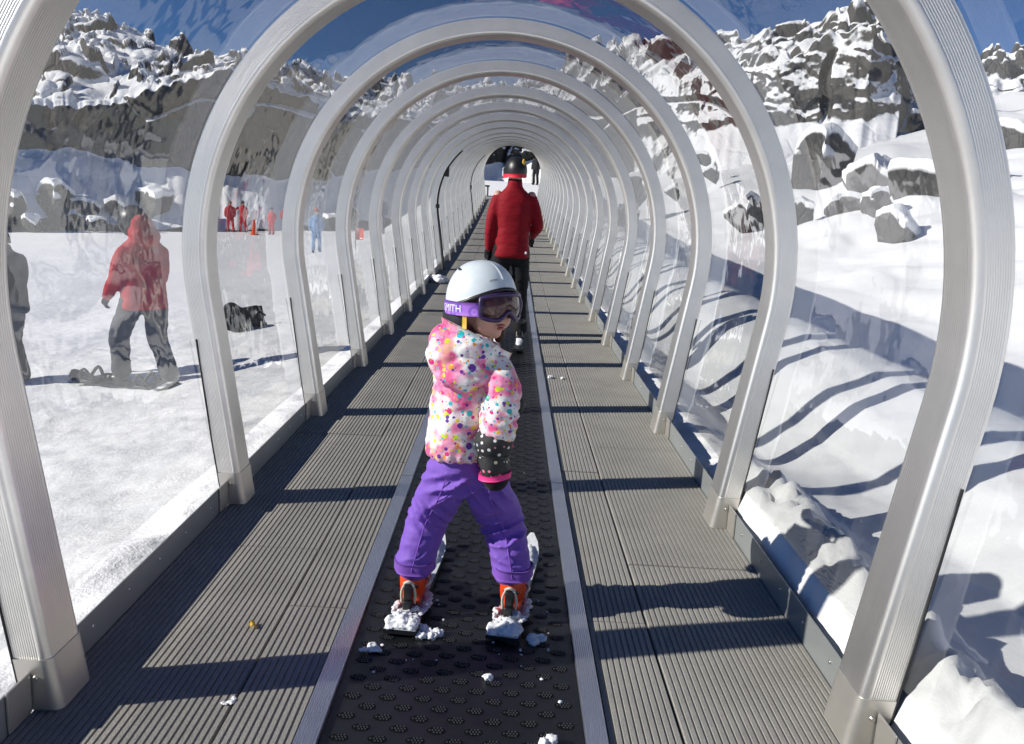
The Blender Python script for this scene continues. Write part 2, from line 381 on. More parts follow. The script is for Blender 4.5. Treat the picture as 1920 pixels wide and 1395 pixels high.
# mountains: (azimuth, elevation of cliff foot, of cliff top, of ridge) seen from the lift's foot, with real distances
KN = [(-75, 0, 3, 6), (-62, .3, 4, 6), (-56, 1.0, 6, 6), (-51, 1.2, 9.5, 8), (-42, 1.2, 10.5, 8), (-37.5, 1.1, 5, 7.5), (-33.46, 1.11, 3.6, 7.4), (-30.38, 1.49, 4.15, 8.02), (-27.4, 1.62, 4.45, 9.34), (-25.42, 1.55, 4.5, 9.5), (-23.95, 1.34, 4.94, 8.86),  # unseen rise beyond the left edge, added to shade the snow bank
      (-21.53, 1.08, 6.26, 7.9), (-19.35, .89, 7.2, 7.9), (-17.46, .94, 7.4, 7.8), (-15.53, 1.06, 6.8, 7.5), (-12.88, 1.22, 5.57, 7.26), (-9.47, 1.77, 5.32, 6.97), (-5.98, 1.97, 5.04, 7.21),
      (-2.45, 2.24, 5.08, 7.42), (-.48, 2.62, 4.68, 7.69), (1.43, 3.07, 5.63, 8.12), (3.82, 3.88, 6.91, 9.3), (6.16, 5.01, 8.0, 9.9), (7.86, 5.42, 8.4, 9.83), (11.27, 5.61, 8.6, 10.38), (14.56, 5.81, 9.0, 10.88),
      (16.19, 5.95, 9.19, 11.5), (19.87, 6.25, 10.11, 11.8), (21.98, 6.59, 10.24, 11.7), (23.6, 6.91, 9.4, 10.9), (24.5, 7.06, 7.52, 7.7), (26.92, 7.35, 7.95, 8.2), (27.98, 7.49, 8.22, 8.63), (30.08, 7.61, 8.47, 9.32), (33.29, 7.82, 8.92, 10.82), (45, 8, 9.5, 13), (70, 7, 9, 12)]
DK = [(-75, 55, 57, 80), (-40, 52, 53, 78), (-33, 49, 49.3, 80), (-18, 50, 50.5, 60), (-10, 54, 55, 74), (-3, 58, 58.6, 84), (2, 60, 60.6, 85), (4, 52, 54, 72), (8, 38, 42, 52), (12, 33, 35.5, 44), (16, 31, 32.3, 40), (22, 31, 31.9, 38), (24, 32, 34, 38), (25.5, 60, 66, 80), (34, 62, 68, 84), (70, 62, 68, 84)]
def hills():
    th = np.concatenate([np.linspace(-75, -36, 90, endpoint=False), np.linspace(-36, 36, 1150), np.linspace(36.3, 70, 60)])
    K = np.array(KN); D = np.array(DK)
    e = [np.interp(th, K[:, 0], K[:, i]) for i in (1, 2, 3)]; d = [np.interp(th, D[:, 0], D[:, i]) for i in (1, 2, 3)]
    e1s = e[1].copy(); e[1] = e[1]+.55*fbm(th*.45, th*0, o=3, s=81)+.30*fbm(th*2.2, th*0, o=3, s=82); e[0] = e[0]+.35*fbm(th*.7, th*0, o=3, s=83)
    nr = [14, 46, 240, 22]; tv = []
    tan = lambda q: np.tan(np.radians(q))
    # profile rows: foot -> cliff foot -> cliff top -> ridge -> back
    z = [CH+d[i]*tan(e[i]) for i in range(3)]
    knots = [(d[0]-4, z[0]-3.0), (d[0], z[0]), (d[1], z[1]), (d[2], z[2]), (d[2]+45, z[2]-8)]
    rows = []
    for k in range(4):
        n = nr[k]
        for j in range(n+(k == 3)):
            t = j/n; a, b = knots[k], knots[k+1]; rr = a[0]+(b[0]-a[0])*t
            zz = a[1]+(b[1]-a[1])*t
            if k == 2:
                zs = CH+d[1]*tan(e1s); zz = zs+(b[1]-zs)*t+(a[1]-zs)*max(0, 1-t*14)+(b[1]-zs)*.10*math.sin(math.pi*t)
            rows.append((rr, zz, np.full_like(th, k+t)))
    r = np.array([q[0] for q in rows]).T; zz = np.array([q[1] for q in rows]).T; kk = np.array([q[2] for q in rows]).T
    T = np.radians(th)[:, None]; x = r*np.sin(T); y = r*np.cos(T)
    sc_ = np.clip(d[0], 30, 60)[:, None]/48.
    # cliff face: big fractured slabs
    s_ = th[:, None]*.85*sc_/1.0; face = sstep(.9, 1.1, kk)*(1-sstep(2.0, 2.05, kk)); 
    lx = th[:, None]*(d[0][:, None]*.01745)
    c1, c2, cv, ox, oy = worley(lx/5.5+.25*fbm(lx*.3, zz*.3, o=2, s=33), zz/7.0+.3*cv0(lx, zz), s=31)
    slab = (cv-.5)*1.7+ox*(cv*7 % 1-.5)*1.6-1.1*(1-sstep(0, .07, c2-c1))
    b1, b2, bv, bx, by = worley(lx/1.5+.3*fbm(lx*.9, zz*.9, o=2, s=37), zz/1.3, s=35)
    rt = sstep(3, 8, th)[:, None]; slab = slab*(.55+.45*rt)+.40*(bv-.5)*(.08+.5*rt+.6*sstep(.05, .35, fbm(lx*.13, zz*.16, o=2, s=39)))+(.10+.2*rt)*fbm(lx*1.2, zz*1.2, o=4, s=38)
    rr = r-face*slab*sc_
    # boulder fields on the slopes above: blocks standing proud of the snow
    up = sstep(2.02, 2.10, kk)*(1-.5*sstep(3.0, 3.4, kk))
    dx, dy = x+.5*fbm(x*.35, y*.35, o=2, s=41), y
    blk = 0
    for q, (scl, amp, thr, sd) in enumerate(((3.4, 1.5, .60, 51), (1.6, 1.05, .48, 55), (.75, .62, .44, 59))):
        scl = scl*.9
        w1, w2, wv, wx, wy = worley(dx/scl, dy/scl, s=sd); lft = th[:, None] < 3; thr_ = np.where(lft, (.72, .66, .62)[q], thr); pres = sstep(thr_, thr_+.10, _mixv(wv, x, y, sd)); prof_ = sstep(0.0, .28, w2-w1)
        tilt = (wx*((wv*13) % 1-.5)+wy*((wv*29) % 1-.5))*1.1
        blk = blk+amp*np.where(lft, (.70, .85, .80)[q], (.9, .8, .7)[q])*pres*prof_*(.45+.8*((wv*53) % 1)+tilt+.35*fbm(x/scl*2.2, y/scl*2.2, o=3, s=sd+9))
    zz = zz+up*sc_*(blk*.72+.5*fbm(x*.25, y*.25, o=4, s=61)+.16*fbm(x*.9, y*.9, o=2, s=63)-.35)
    low = (1-sstep(.9, 1.05, kk)); zz = zz+low*.25*fbm(x*.6, y*.6, o=3, s=65)
    lump = (1-sstep(1.0, 1.02, kk))*0
    x = rr*np.sin(T); y = rr*np.cos(T)
    return np.column_stack([x.ravel(), y.ravel(), zz.ravel()]), grid_faces(*x.shape)[:, ::-1], kk
def cv0(a, b): return fbm(a*.2, b*.2, o=2, s=34)
def _mixv(v, x, y, sd): return np.clip(v+.28*fbm(x*.07, y*.07, o=2, s=sd+70), 0, 1)
hv, hf, _ = hills()
tag(obj('rocky_mountain', hv, hf, M['hill']), kind='structure')

# ------------------------------------------------------------------ boulders with snow caps
def boulder_mesh(seed, flat=1.0, capk=.16, n=4):
    rnd = random.Random(seed); bm = bmesh.new(); bmesh.ops.create_icosphere(bm, subdivisions=n, radius=1)
    V = np.array([v.co[:] for v in bm.verts]); F = [[v.index for v in f.verts] for f in bm.faces]; bm.free()
    for k in range(9):
        nrm = np.array([rnd.gauss(0, 1), rnd.gauss(0, 1), rnd.gauss(0, .7)]); nrm /= np.linalg.norm(nrm); d = rnd.uniform(.40, .74)
        e = V@nrm-d; V = V-np.where(e > 0, e*.94, 0)[:, None]*nrm
    V = V*(1+.09*fbm(V[:, 0]*3+seed, V[:, 1]*3, V[:, 2]*3, o=4, s=seed))[:, None]
    V[:, 2] *= flat
    # settled snow on the upper faces
    me = bpy.data.meshes.new('t'); me.from_pydata(V.tolist(), [], F); me.update(); N = np.array([v.normal[:] for v in me.vertices]); bpy.data.meshes.remove(me)
    top = sstep(.30, .55, N[:, 2]+.30*fbm(V[:, 0]*1.5+9, V[:, 1]*1.5, V[:, 2]*1.5, o=5, s=seed+3)); V[:, 2] += capk*top*(1+.3*fbm(V[:, 0]*2, V[:, 1]*2, o=2, s=seed)); V[:, :2] *= (1+.10*top)[:, None]
    me = mesh_data('boulder', V, F, M['boulder']); at_ = me.attributes.new('snow', 'FLOAT', 'POINT'); at_.data.foreach_set('value', top.astype(np.float32))
    me.set_sharp_from_angle(angle=R(38)); return me
BM = [boulder_mesh(s, f, c) for s, f, c in ((11, .8, .24), (12, .62, .32), (13, .95, .22), (14, .7, .40), (15, .55, .3), (16, .85, .36))]
def at(azd, el, d): a = R(azd); return Vector((d*math.sin(a), d*math.cos(a), CH+d*math.tan(R(el))))
# (azimuth, elevation of its foot, distance, half width, shape, turn, label)
BL = [(-30.7, -1.85, 45, 1.0, 0, .3, 'grey boulder with thin snow at the far left edge of the ski field'), (-28.3, -1.95, 46, 1.25, 2, 1.2, 'big bare-faced boulder under a snow hood left of the others at the cliff foot'),
      (-28.0, -.7, 49, 1.2, 1, 2.2, 'slab boulder with thick white cap higher up the shaded bank'), (-26.6, -1.8, 46, 1.0, 4, .7, 'low dark boulder split by a shadow beside the big bare-faced one'),
      (-25.0, -1.6, 46, .8, 3, 2.9, 'small boulder buried in a round snow cushion behind the snowboarder'), (-22.9, -1.35, 47, 1.1, 5, .2, 'snow-heaped boulder just behind the snowboarder in red'),
      (-26.2, -2.6, 44, .6, 4, 1.9, 'knee-high rock in front of the boulder row on the left'), (-29.6, -2.7, 44, .6, 3, 2.5, 'knee-high snowy rock nearest the far left edge of the field'), (-24.2, -2.5, 44, .65, 1, 1, 'flat rock with a snow slab low beside the snowboarder'),
      (-10.9, -1.7, 50, .9, 2, .4, 'dark rock seen between the fourth and fifth hoops on the left'), (-8.7, -1.7, 52, 1.0, 0, 1.1, 'dark rock seen between the fifth and sixth hoops on the left'), (-12.1, -2.1, 48, .8, 5, 2, 'pale snow-covered rock behind the skier in blue'),
      (20.0, 2.0, 23, 1.1, 2, .4, 'tall upright boulder with one bare brown face on the right slope'), (15.6, -.1, 18, .55, 0, 1.5, 'black wedge boulder near the second hoop on the right'),
      (26.1, 1.15, 18, .8, 5, 2.4, 'dark boulder under a snow hood partly behind the nearest right hoop'), (25.0, -1.4, 14, .5, 1, .6, 'grey boulder half sunk in the drift above the blue shadows'),
      (13.2, 2.6, 25, .38, 0, 1.9, 'small dark rock alone on the smooth snow below the right cliff'), (12.6, 3.5, 27, .36, 4, .1, 'small rock highest on the smooth snow below the right cliff'), (8.4, 1.0, 22, .45, 2, 1.3, 'dark rock between the third and fourth hoops on the right'),
      (7.8, -.3, 19, .35, 0, .9, 'small rock low between the third and fourth hoops on the right'), (22.1, 1.75, 20, .4, 3, .8, 'round snow mound with a sliver of rock right of the tall boulder'), (22.9, .75, 19, .65, 3, 2.2, 'large white snow mound over a boulder near the right hoop'),
      (29.9, 2.5, 26, .9, 4, 1.7, 'dark low boulder at the far right edge beyond the near hoop'), (18.8, .1, 17, .42, 5, .5, 'snow-topped rock under the tall upright boulder'), (21.7, -.2, 16, .4, 4, 2.7, 'flat rock with grey side at the top of the lower drift'),
      (10.9, 1.3, 22, .3, 0, 2.1, 'small dark rock beside the third hoop on the right'), (23.1, 2.8, 22, .36, 2, .3, 'small rock above the white snow mound'), (24.9, 5.6, 33, .7, 5, 1.2, 'snowy block in the notch at the end of the right cliff'),
      (17.3, 1.0, 20, .35, 1, 1.1, 'low slab rock left of the tall upright boulder'), (28.6, .9, 21, .55, 2, .9, 'angular rock right of the near hoop on the far right slope'), (19.3, 4.2, 28, .4, 3, .2, 'snow-covered lump on the slope above the tall boulder'), (23.6, .1, 15.5, .35, 2, 1.6, 'dark rock with ragged snow beside the sunken grey boulder')]
for azd, el, d, wd, k, tz, lab in BL:
    p = at(azd, el, d); gz = float(ground(np.array([p.x]), np.array([p.y]))[0])
    o = link('boulder', BM[k], None, (p.x, p.y, max(min(p.z, gz+1.5), gz)+wd*.02), (0, 0, tz)); o.scale = (wd, wd*.9, wd*(1.0 if k != 2 else 1.15))
    tag(o, lab, 'boulder', 'boulders lying in the snow below the cliffs')

# ------------------------------------------------------------------ walkway, belt, edge strips
YS = np.arange(.5, 33.81, .35); ZS = prof(YS)
def strip_profile(px, pz):
    px, pz = np.asarray(px), np.asarray(pz)
    return px, pz
def sweep(px, pz, y0, y1, dz=0):
    ys = np.concatenate([[y0], YS[(YS > y0+.02) & (YS < y1-.02)], [y1]]); zs = prof(ys); n = len(px)
    V = np.zeros((len(ys), n, 3)); V[:, :, 0] = px; V[:, :, 1] = ys[:, None]; V[:, :, 2] = np.asarray(pz)[None]+zs[:, None]+dz
    F = grid_faces(len(ys), n).tolist()
    V = V.reshape(-1, 3); F.append(list(range(n))[::-1]); m = len(V); F.append(list(range(m-n, m))); return V, F
def ribbed(x0, x1, pitch, depth, top, gap):
    n = max(1, round((x1-x0)/pitch)); p = (x1-x0)/n; px = [x0]; pz = [-.06]; px.append(x0); pz.append(top-depth)
    for i in range(n):
        a = x0+i*p; px += [a+gap*.5, a+gap*.5+.0015, a+p-gap*.5-.0015, a+p-gap*.5]; pz += [top-depth, top, top, top-depth]
    px += [x1, x1]; pz += [top-depth, -.06]; return px, pz
def walkway(sgn, name):
    parts = []; rnd = random.Random(5 if sgn < 0 else 9)
    for (a, b, off) in ((.372, .554, .35), (.560, 1.018, .78)):
        x0, x1 = (a, b) if sgn > 0 else (-b, -a); px, pz = ribbed(x0, x1, .0185, .0045, 0, .0036)
        y = .5+off-1.4
        while y < 33.7:
            y2 = y+1.46
            if y2 > .6: parts.append((*sweep(px, pz, max(.5, y)+.003, min(33.75, y2)-.003, rnd.uniform(-.0025, .002)),))
            y = y2
    V, F = cat(parts); tag(obj(name, V, F, M['deck'], smooth=False), kind='structure')
walkway(-1, 'walkway'); walkway(1, 'walkway')
V, F = cat([box(-1.0, 1.0, .5, .501, -.2, -.1)]); 
V, F = sweep([-1.015, -1.015, 1.015, 1.015], [-.12, -.07, -.07, -.12], .5, 33.7); tag(obj('walkway_base', V, F, M['groove'], smooth=False), kind='structure')
for sgn, lab in ((-1, 'silver ribbed metal strip along the left side of the black belt'), (1, 'silver ribbed metal strip along the right side of the black belt')):
    parts = []; y = .5; k = 0
    cuts = [.5, 3.62, 6.9, 10.1, 13.4, 17, 20, 23.5, 27, 30.4, 33.7]
    for a, b in zip(cuts, cuts[1:]):
        x0, x1 = (.316, .369) if sgn > 0 else (-.369, -.316); px, pz = ribbed(x0, x1, .0058, .0012, .011, .002); parts.append(sweep(px, pz, a+.003, b-.003, .001*(k % 2))); k += 1
    V, F = cat(parts); tag(obj('edge_strip', V, F, M['strip'], smooth=False), lab, 'metal strip', 'metal strips beside the belt')
def belt():
    V, F = sweep([-.314, -.314, .314, .314], [-.03, -.004, -.004, -.03], .5, 33.7)
    V[:, 2] += 0; o = obj('conveyor_belt', V, F, M['belt'], smooth=False)
    tag(o, 'long black rubber conveyor belt with rows of studded oval grips', 'conveyor belt')
    rnd = random.Random(3); sp = []; rec = []; ft = []; n = 0; fs = []
    rows = np.arange(.9, 33, .0425)
    for i, y in enumerate(rows):
        for c in range(-3, 4):
            x = c*.0905+(.045 if i % 2 else 0)
            if abs(x) > .285: continue
            z = float(prof(y))-.004
            sl = dprof(y)
            if y < 6:
                for a in range(-2, 3):
                    for b in range(-1, 2):
                        if abs(a) == 2 and b != 0: continue
                        px, py = x+a*.0078+(.0039 if b else 0), y+b*.0085; s = .0027
                        zz = z+(py-y)*sl
                        sp += [(px-s, py-s, zz-.001), (px+s, py-s, zz-.001), (px+s, py+s, zz-.001), (px-s, py+s, zz-.001), (px-s*.5, py-s*.5, zz+.0032), (px+s*.5, py-s*.5, zz+.0032), (px+s*.5, py+s*.5, zz+.0032), (px-s*.5, py+s*.5, zz+.0032)]
                        fs += [[n, n+1, n+5, n+4], [n+1, n+2, n+6, n+5], [n+2, n+3, n+7, n+6], [n+3, n, n+4, n+7], [n+4, n+5, n+6, n+7]]; n += 8
            k = len(rec); q = 10
            rec += [(x+.0235*math.cos(t), y+.0145*math.sin(t), z+.0012+.0145*math.sin(t)*sl) for t in np.linspace(0, 2*np.pi, q, endpoint=False)]; ft.append(list(range(k, k+q)))
    p = obj('grip_patches', rec, ft, M['patch'], o, smooth=False); tag(p, kind='stuff')
    p = obj('grip_studs', sp, fs, M['stud'], o, smooth=False); tag(p, kind='stuff')
belt()

# ------------------------------------------------------------------ the tunnel: one bolted structure of hoops, clear sheets and kick boards
RO, ZC, AL = 1.175, 1.010, R(8.4); XB = 1.036; SP, Y1, NA = 1.39542, 1.79541, 23
def hoop_path(r, nleg=10, narc=64):
    """outline at radial distance r inside the outer face, from left foot over the top to right foot: x, z, outward normal"""
    k = RO-r; P = []
    tx, tz = math.cos(AL)*k, ZC-math.sin(AL)*k
    nx, nz = math.cos(AL), -math.sin(AL)
    fx = XB-r*1.0; 
    for i in range(nleg): t = i/nleg; P.append((-(fx+(tx-fx)*t), 0.0+(tz)*t, -nx, nz))
    for i in range(narc+1):
        a = math.pi+AL-(math.pi+2*AL)*i/narc; P.append((k*math.cos(a), ZC+k*math.sin(a), math.cos(a), math.sin(a)))
    for i in range(nleg-1, -1, -1): t = i/nleg; P.append((fx+(tx-fx)*t, tz*t, nx, nz))
    return np.array(P)
def section(W=.086, D=.150, rc=.022, ribs=True, grow=0):
    """closed section (depth inward from outer face, y); ribbed front and inner faces"""
    pts = []
    def face(a, b, nrm, n):
        a, b = np.array(a), np.array(b); nr = np.array(nrm)
        for i in range(n):
            t0, t1, t2 = (i+.08)/n, (i+.30)/n, (i+.92)/n
            for t, dpt in ((t0, .0006), (t1, 0), (t2, 0)):
                pts.append(a+(b-a)*t-nr*(dpt if ribs else 0))
    g = grow
    pts.append(np.array((-g*.2, -g)))
    face((0.004, -g), (W-rc, -g), (0, -1), 11 if ribs else 1)
    for t in np.linspace(0, 1, 6): a = t*math.pi/2; pts.append(np.array((W-rc+(rc+g)*math.sin(a), rc-(rc+g)*math.cos(a))))
    face((W+g, rc+.002), (W+g, D-rc), (1, 0), 12 if ribs else 1)
    for t in np.linspace(0, 1, 5): a = t*math.pi/2; pts.append(np.array((W-rc+(rc+g)*math.cos(a), D-rc+(rc+g)*math.sin(a))))
    pts.append(np.array((-g*.2, D+g))); return np.array(pts)
def hoop_mesh():
    S = section(); rings = []; P0 = hoop_path(0); sl = np.concatenate([[0], np.cumsum(np.hypot(*np.diff(P0[:, :2], axis=0).T))])
    n = len(S); V = np.zeros((len(P0), n, 3)); UV = np.zeros((len(P0), n, 2)); cs = np.concatenate([[0], np.cumsum(np.hypot(*np.diff(S, axis=0).T))])
    for j, (q, y) in enumerate(S):
        P = hoop_path(q); V[:, j, 0] = P[:, 0]; V[:, j, 2] = P[:, 1]; V[:, j, 1] = y; UV[:, j, 0] = sl; UV[:, j, 1] = cs[j]
    F = grid_faces(len(P0), n, wrap_v=True)
    return mesh_data('hoop', V.reshape(-1, 3), F, M['alu'], True, UV.reshape(-1, 2))
def cover_mesh(sgn):
    S = section(ribs=False, grow=.003); n = len(S); rings = []
    dirv = np.array((math.cos(AL)*RO-XB, ZC-math.sin(AL)*RO)); hh = [0, .006, .125, .131]
    for h in hh:
        t = h/dirv[1]
        rings.append(np.column_stack([sgn*(XB+dirv[0]*t-S[:, 0]*(1.0)), S[:, 1], np.full(n, h+.001)-0*S[:, 0]]))
    V, F = loft(rings); 
    return mesh_data('foot_cover', V, F, M['steel'], False)
def smooth_by_angle(me, ang=35):
    me.polygons.foreach_set('use_smooth', [True]*len(me.polygons))
    try: me.set_sharp_from_angle(angle=R(ang))
    except Exception: pass
HM = hoop_mesh(); smooth_by_angle(HM, 50); CM = {s: cover_mesh(s) for s in (-1, 1)}
for s in (-1, 1): smooth_by_angle(CM[s], 40)
def bolt_mesh(sgn):
    bm = bmesh.new(); bmesh.ops.create_cone(bm, segments=10, radius1=.0075, radius2=.0055, depth=.006, cap_ends=True)
    bmesh.ops.rotate(bm, verts=bm.verts, matrix=Matrix.Rotation(R(90), 3, 'X')); bmesh.ops.translate(bm, verts=bm.verts, vec=(sgn*(XB+.008-.04), -.006, .085))
    me = bpy.data.meshes.new('bolt'); bm.to_mesh(me); bm.free(); me.materials.append(M['bolt']); return me
BO = {s: bolt_mesh(s) for s in (-1, 1)}
def seal_mesh(sgn):
    a, b, c_ = hoop_path(-.0042), hoop_path(-.0005), hoop_path(.006); f_ = np.clip((.72-a[:, 1:2])/.45, 0, 1); a = a*f_+c_*(1-f_); b = b*f_+hoop_path(.012)*(1-f_); sel = (a[:, 1] < .74) & (a[:, 0]*sgn > 0); a, b = a[sel], b[sel]; V = []; n = len(a)
    for y in (-.0035, .004):
        for P in (a, b): V.append(np.column_stack([P[:, 0], np.full(n, y), P[:, 1]]))
    A, B, Cc, D = V; VV = np.stack([A, B, D, Cc], 1).reshape(-1, 3)
    return mesh_data('rubber_seal', VV, grid_faces(n, 4, wrap_v=True), M['rubber'], False)
SM = {s: seal_mesh(s) for s in (-1, 1)}
def panel_mesh(i):
    P = hoop_path(-.004, 10, 64); sel = P[:, 1] > .085; P = P[sel]; ys = np.linspace(.02, SP+.02, 11); n = len(P)
    V = np.zeros((len(ys), n, 3)); V[:, :, 0] = P[:, 0]; V[:, :, 2] = P[:, 1]; V[:, :, 1] = ys[:, None]
    # the sheets bow very slightly between the hoops
    bow = .014*np.sin(np.pi*(ys-ys[0])/SP); V[:, :, 0] += bow[:, None]*P[:, 2]; V[:, :, 2] += bow[:, None]*P[:, 3]
    return mesh_data('clear_panel', V.reshape(-1, 3), grid_faces(len(ys), n), M['glass'], True)
PM = panel_mesh(0)
def kick_mesh(sgn):
    y0, y1 = .155, SP-.004; x = sgn*1.02; V, F = box(min(x, x+sgn*.004), max(x, x+sgn*.004), y0, y1, -.05, .098)
    V2, F2 = box(min(x-sgn*.010, x), max(x-sgn*.010, x), y0, y1, -.03, .004)
    V, F = cat([(V, F)]); return mesh_data('kick_board', V, F, M['kick'], False)
KM = {s: kick_mesh(s) for s in (-1, 1)}
def rivet_mesh(sgn):
    V, F = ell((0, 0, 0), (.0035, .0055, .0055), nu=10, nv=6); return mesh_data('rivet', V, F, M['bolt'])
RM = rivet_mesh(1)
def bracket_mesh(sgn):
    V, F = rbox(min(sgn*1.018, sgn*1.012), max(sgn*1.018, sgn*1.012), SP-.10, SP-.010, .002, .105, .0015); return mesh_data('joint_plate', V, F, M['steel'], False)
JM = {s: bracket_mesh(s) for s in (-1, 1)}
tun = thing('tunnel', 'long clear walk-through tunnel of aluminium hoops and plastic sheets over the ski belt', 'tunnel', (0, Y1, 0))
for k in range(-1, NA):
    y = k*SP; z = float(prof(y+Y1)); ang = math.atan(dprof(y+Y1)); rot = (ang, 0, 0); near = k < 5
    h = link('hoop', HM, tun, (0, y, z), rot)
    for s in (-1, 1):
        link('rubber_seal', SM[s], h)
        c = link('foot_cover', CM[s], h)
        if k < 8: link('bolt', BO[s], h)
    if k < NA-1:
        z2 = float(prof(y+SP+Y1)); a2 = math.atan2(z2-z, SP)
        link('clear_panel', PM, tun, (0, y, z), (a2, 0, 0))
        for s in (-1, 1):
            kb = link('kick_board', KM[s], tun, (0, y, z), (a2, 0, 0))
            if near:
                link('joint_plate', JM[s], kb)
                for t in (.30, .52, .74, .96, 1.2): link('rivet', RM, kb, (s*1.019, t, .055))

# ------------------------------------------------------------------ clothing materials
def m_floral():
    m = Mat('dotted_jacket_cloth'); c = m.co(); wv = m.node('VectorMath', {0: c, 1: m.node('VectorMath', {0: m.noise(c, 18, 2, out=1), 1: (.022, .022, .022)}, operation='MULTIPLY').outputs[0]}, operation='ADD').outputs[0]
    n1 = m.noise(c, 13, 2, .5); cloud = m.ramp(n1, [(.47, 0.), (.58, 1.)]); n2 = m.noise(m.map(c, loc=(3, 1, 2)), 34, 2)
    pink = m.mix(m.ramp(n2, [(.40, 0.), (.66, 1.)]), (.86, .02, .24, 1), (.93, .30, .52, 1))
    col = m.mix(m.math('MULTIPLY', cloud, .9), (.86, .85, .83, 1), pink)
    col = m.mix(m.math('MULTIPLY', m.ramp(m.noise(m.map(c, loc=(7, 3, 1)), 17, 2), [(.60, 0.), (.70, 1.)]), .75), col, (.93, .50, .25, 1))
    pal = [(0., (.62, .72, .02, 1)), (.16, (.03, .50, .56, 1)), (.32, (.90, .33, .05, 1)), (.46, (.14, .03, .34, 1)), (.60, (.70, .02, .22, 1)), (.74, (.85, .66, .06, 1)), (.86, (.92, .28, .52, 1)), (.94, (.05, .55, .60, 1))]
    for sc_, rad, loc, dens in ((34, .29, (0, 0, 0), .48), (56, .28, (5, 2, 1), .62), (95, .27, (1, 8, 3), .6), (44, .29, (9, 4, 6), .4)):
        v = m.node('TexVoronoi', {'Vector': m.map(c, loc=loc), 'Scale': sc_, 'Randomness': .9}, feature='F1')
        rnd = m.node('SeparateColor', {0: v.outputs['Color']}).outputs
        r = m.math('MULTIPLY', m.math('ADD', .45, rnd[1]), rad)
        f = m.math('MULTIPLY', m.math('LESS_THAN', v.outputs['Distance'], r), m.math('LESS_THAN', rnd[2], dens))
        col = m.mix(f, col, m.ramp(rnd[0], pal, 'CONSTANT'))
    wr = m.noise(m.map(c, (1, 1, 1.8)), 30, 3)
    m.set(Base_Color=col, Roughness=.65, Normal=m.bump(m.noise(c, 900, 2), .1, .0006, m.bump(wr, .5, .006))); m.b.inputs['Sheen Weight'].default_value = .15
    return m.m
def m_dots():
    m = Mat('dotted_mitten_cloth'); c = m.co()
    v = m.node('TexVoronoi', {'Vector': m.map(c, rot=(.3, .2, .5)), 'Scale': 50, 'Randomness': .3}, feature='F1'); rnd = m.node('SeparateColor', {0: v.outputs['Color']}).outputs
    f = m.math('LESS_THAN', v.outputs['Distance'], .25)
    pal = [(0., (.80, .78, .74, 1)), (.25, (.85, .25, .33, 1)), (.45, (.45, .62, .72, 1)), (.6, (.80, .80, .45, 1)), (.72, (.9, .9, .88, 1)), (.9, (.6, .05, .15, 1))]
    m.set(Base_Color=m.mix(f, (.022, .022, .024, 1), m.ramp(rnd[0], pal, 'CONSTANT')), Roughness=.7, Normal=m.bump(m.noise(c, 40, 3), .5, .004)); return m.m
def m_skin():
    m = Mat('skin'); c = m.co(); n = m.noise(c, 45, 3)
    m.set(Base_Color=m.mix(n, (.56, .28, .20, 1), (.68, .40, .31, 1)), Roughness=.5, Normal=m.bump(m.noise(c, 300, 2), .1, .0006))
    m.b.inputs['Subsurface Weight'].default_value = .12; m.b.inputs['Subsurface Radius'].default_value = (.01, .004, .002); return m.m
def m_strap():
    m = Mat('purple_strap'); c = m.co(); v = m.node('TexVoronoi', {'Vector': c, 'Scale': 34, 'Randomness': 1.}, feature='F1').outputs['Distance']
    m.set(Base_Color=m.ramp(v, [(.0, (.30, .12, .62, 1)), (.25, (.42, .20, .72, 1)), (.45, (.16, .06, .46, 1)), (.7, (.36, .15, .66, 1))]), Roughness=.7); return m.m
def m_coral():
    m = Mat('coral_patched_cloth'); c = m.co(); n = m.noise(c, 5.5, 3, .6); n1 = m.noise(c, 11, 3)
    m.set(Base_Color=m.mix(m.ramp(n, [(.60, 0.), (.64, 1.)]), (.36, .028, .032, 1), (.25, .022, .026, 1)), Roughness=.75, Normal=m.bump(n1, .5, .012)); m.b.inputs['Specular IOR Level'].default_value = .2
    return m.m
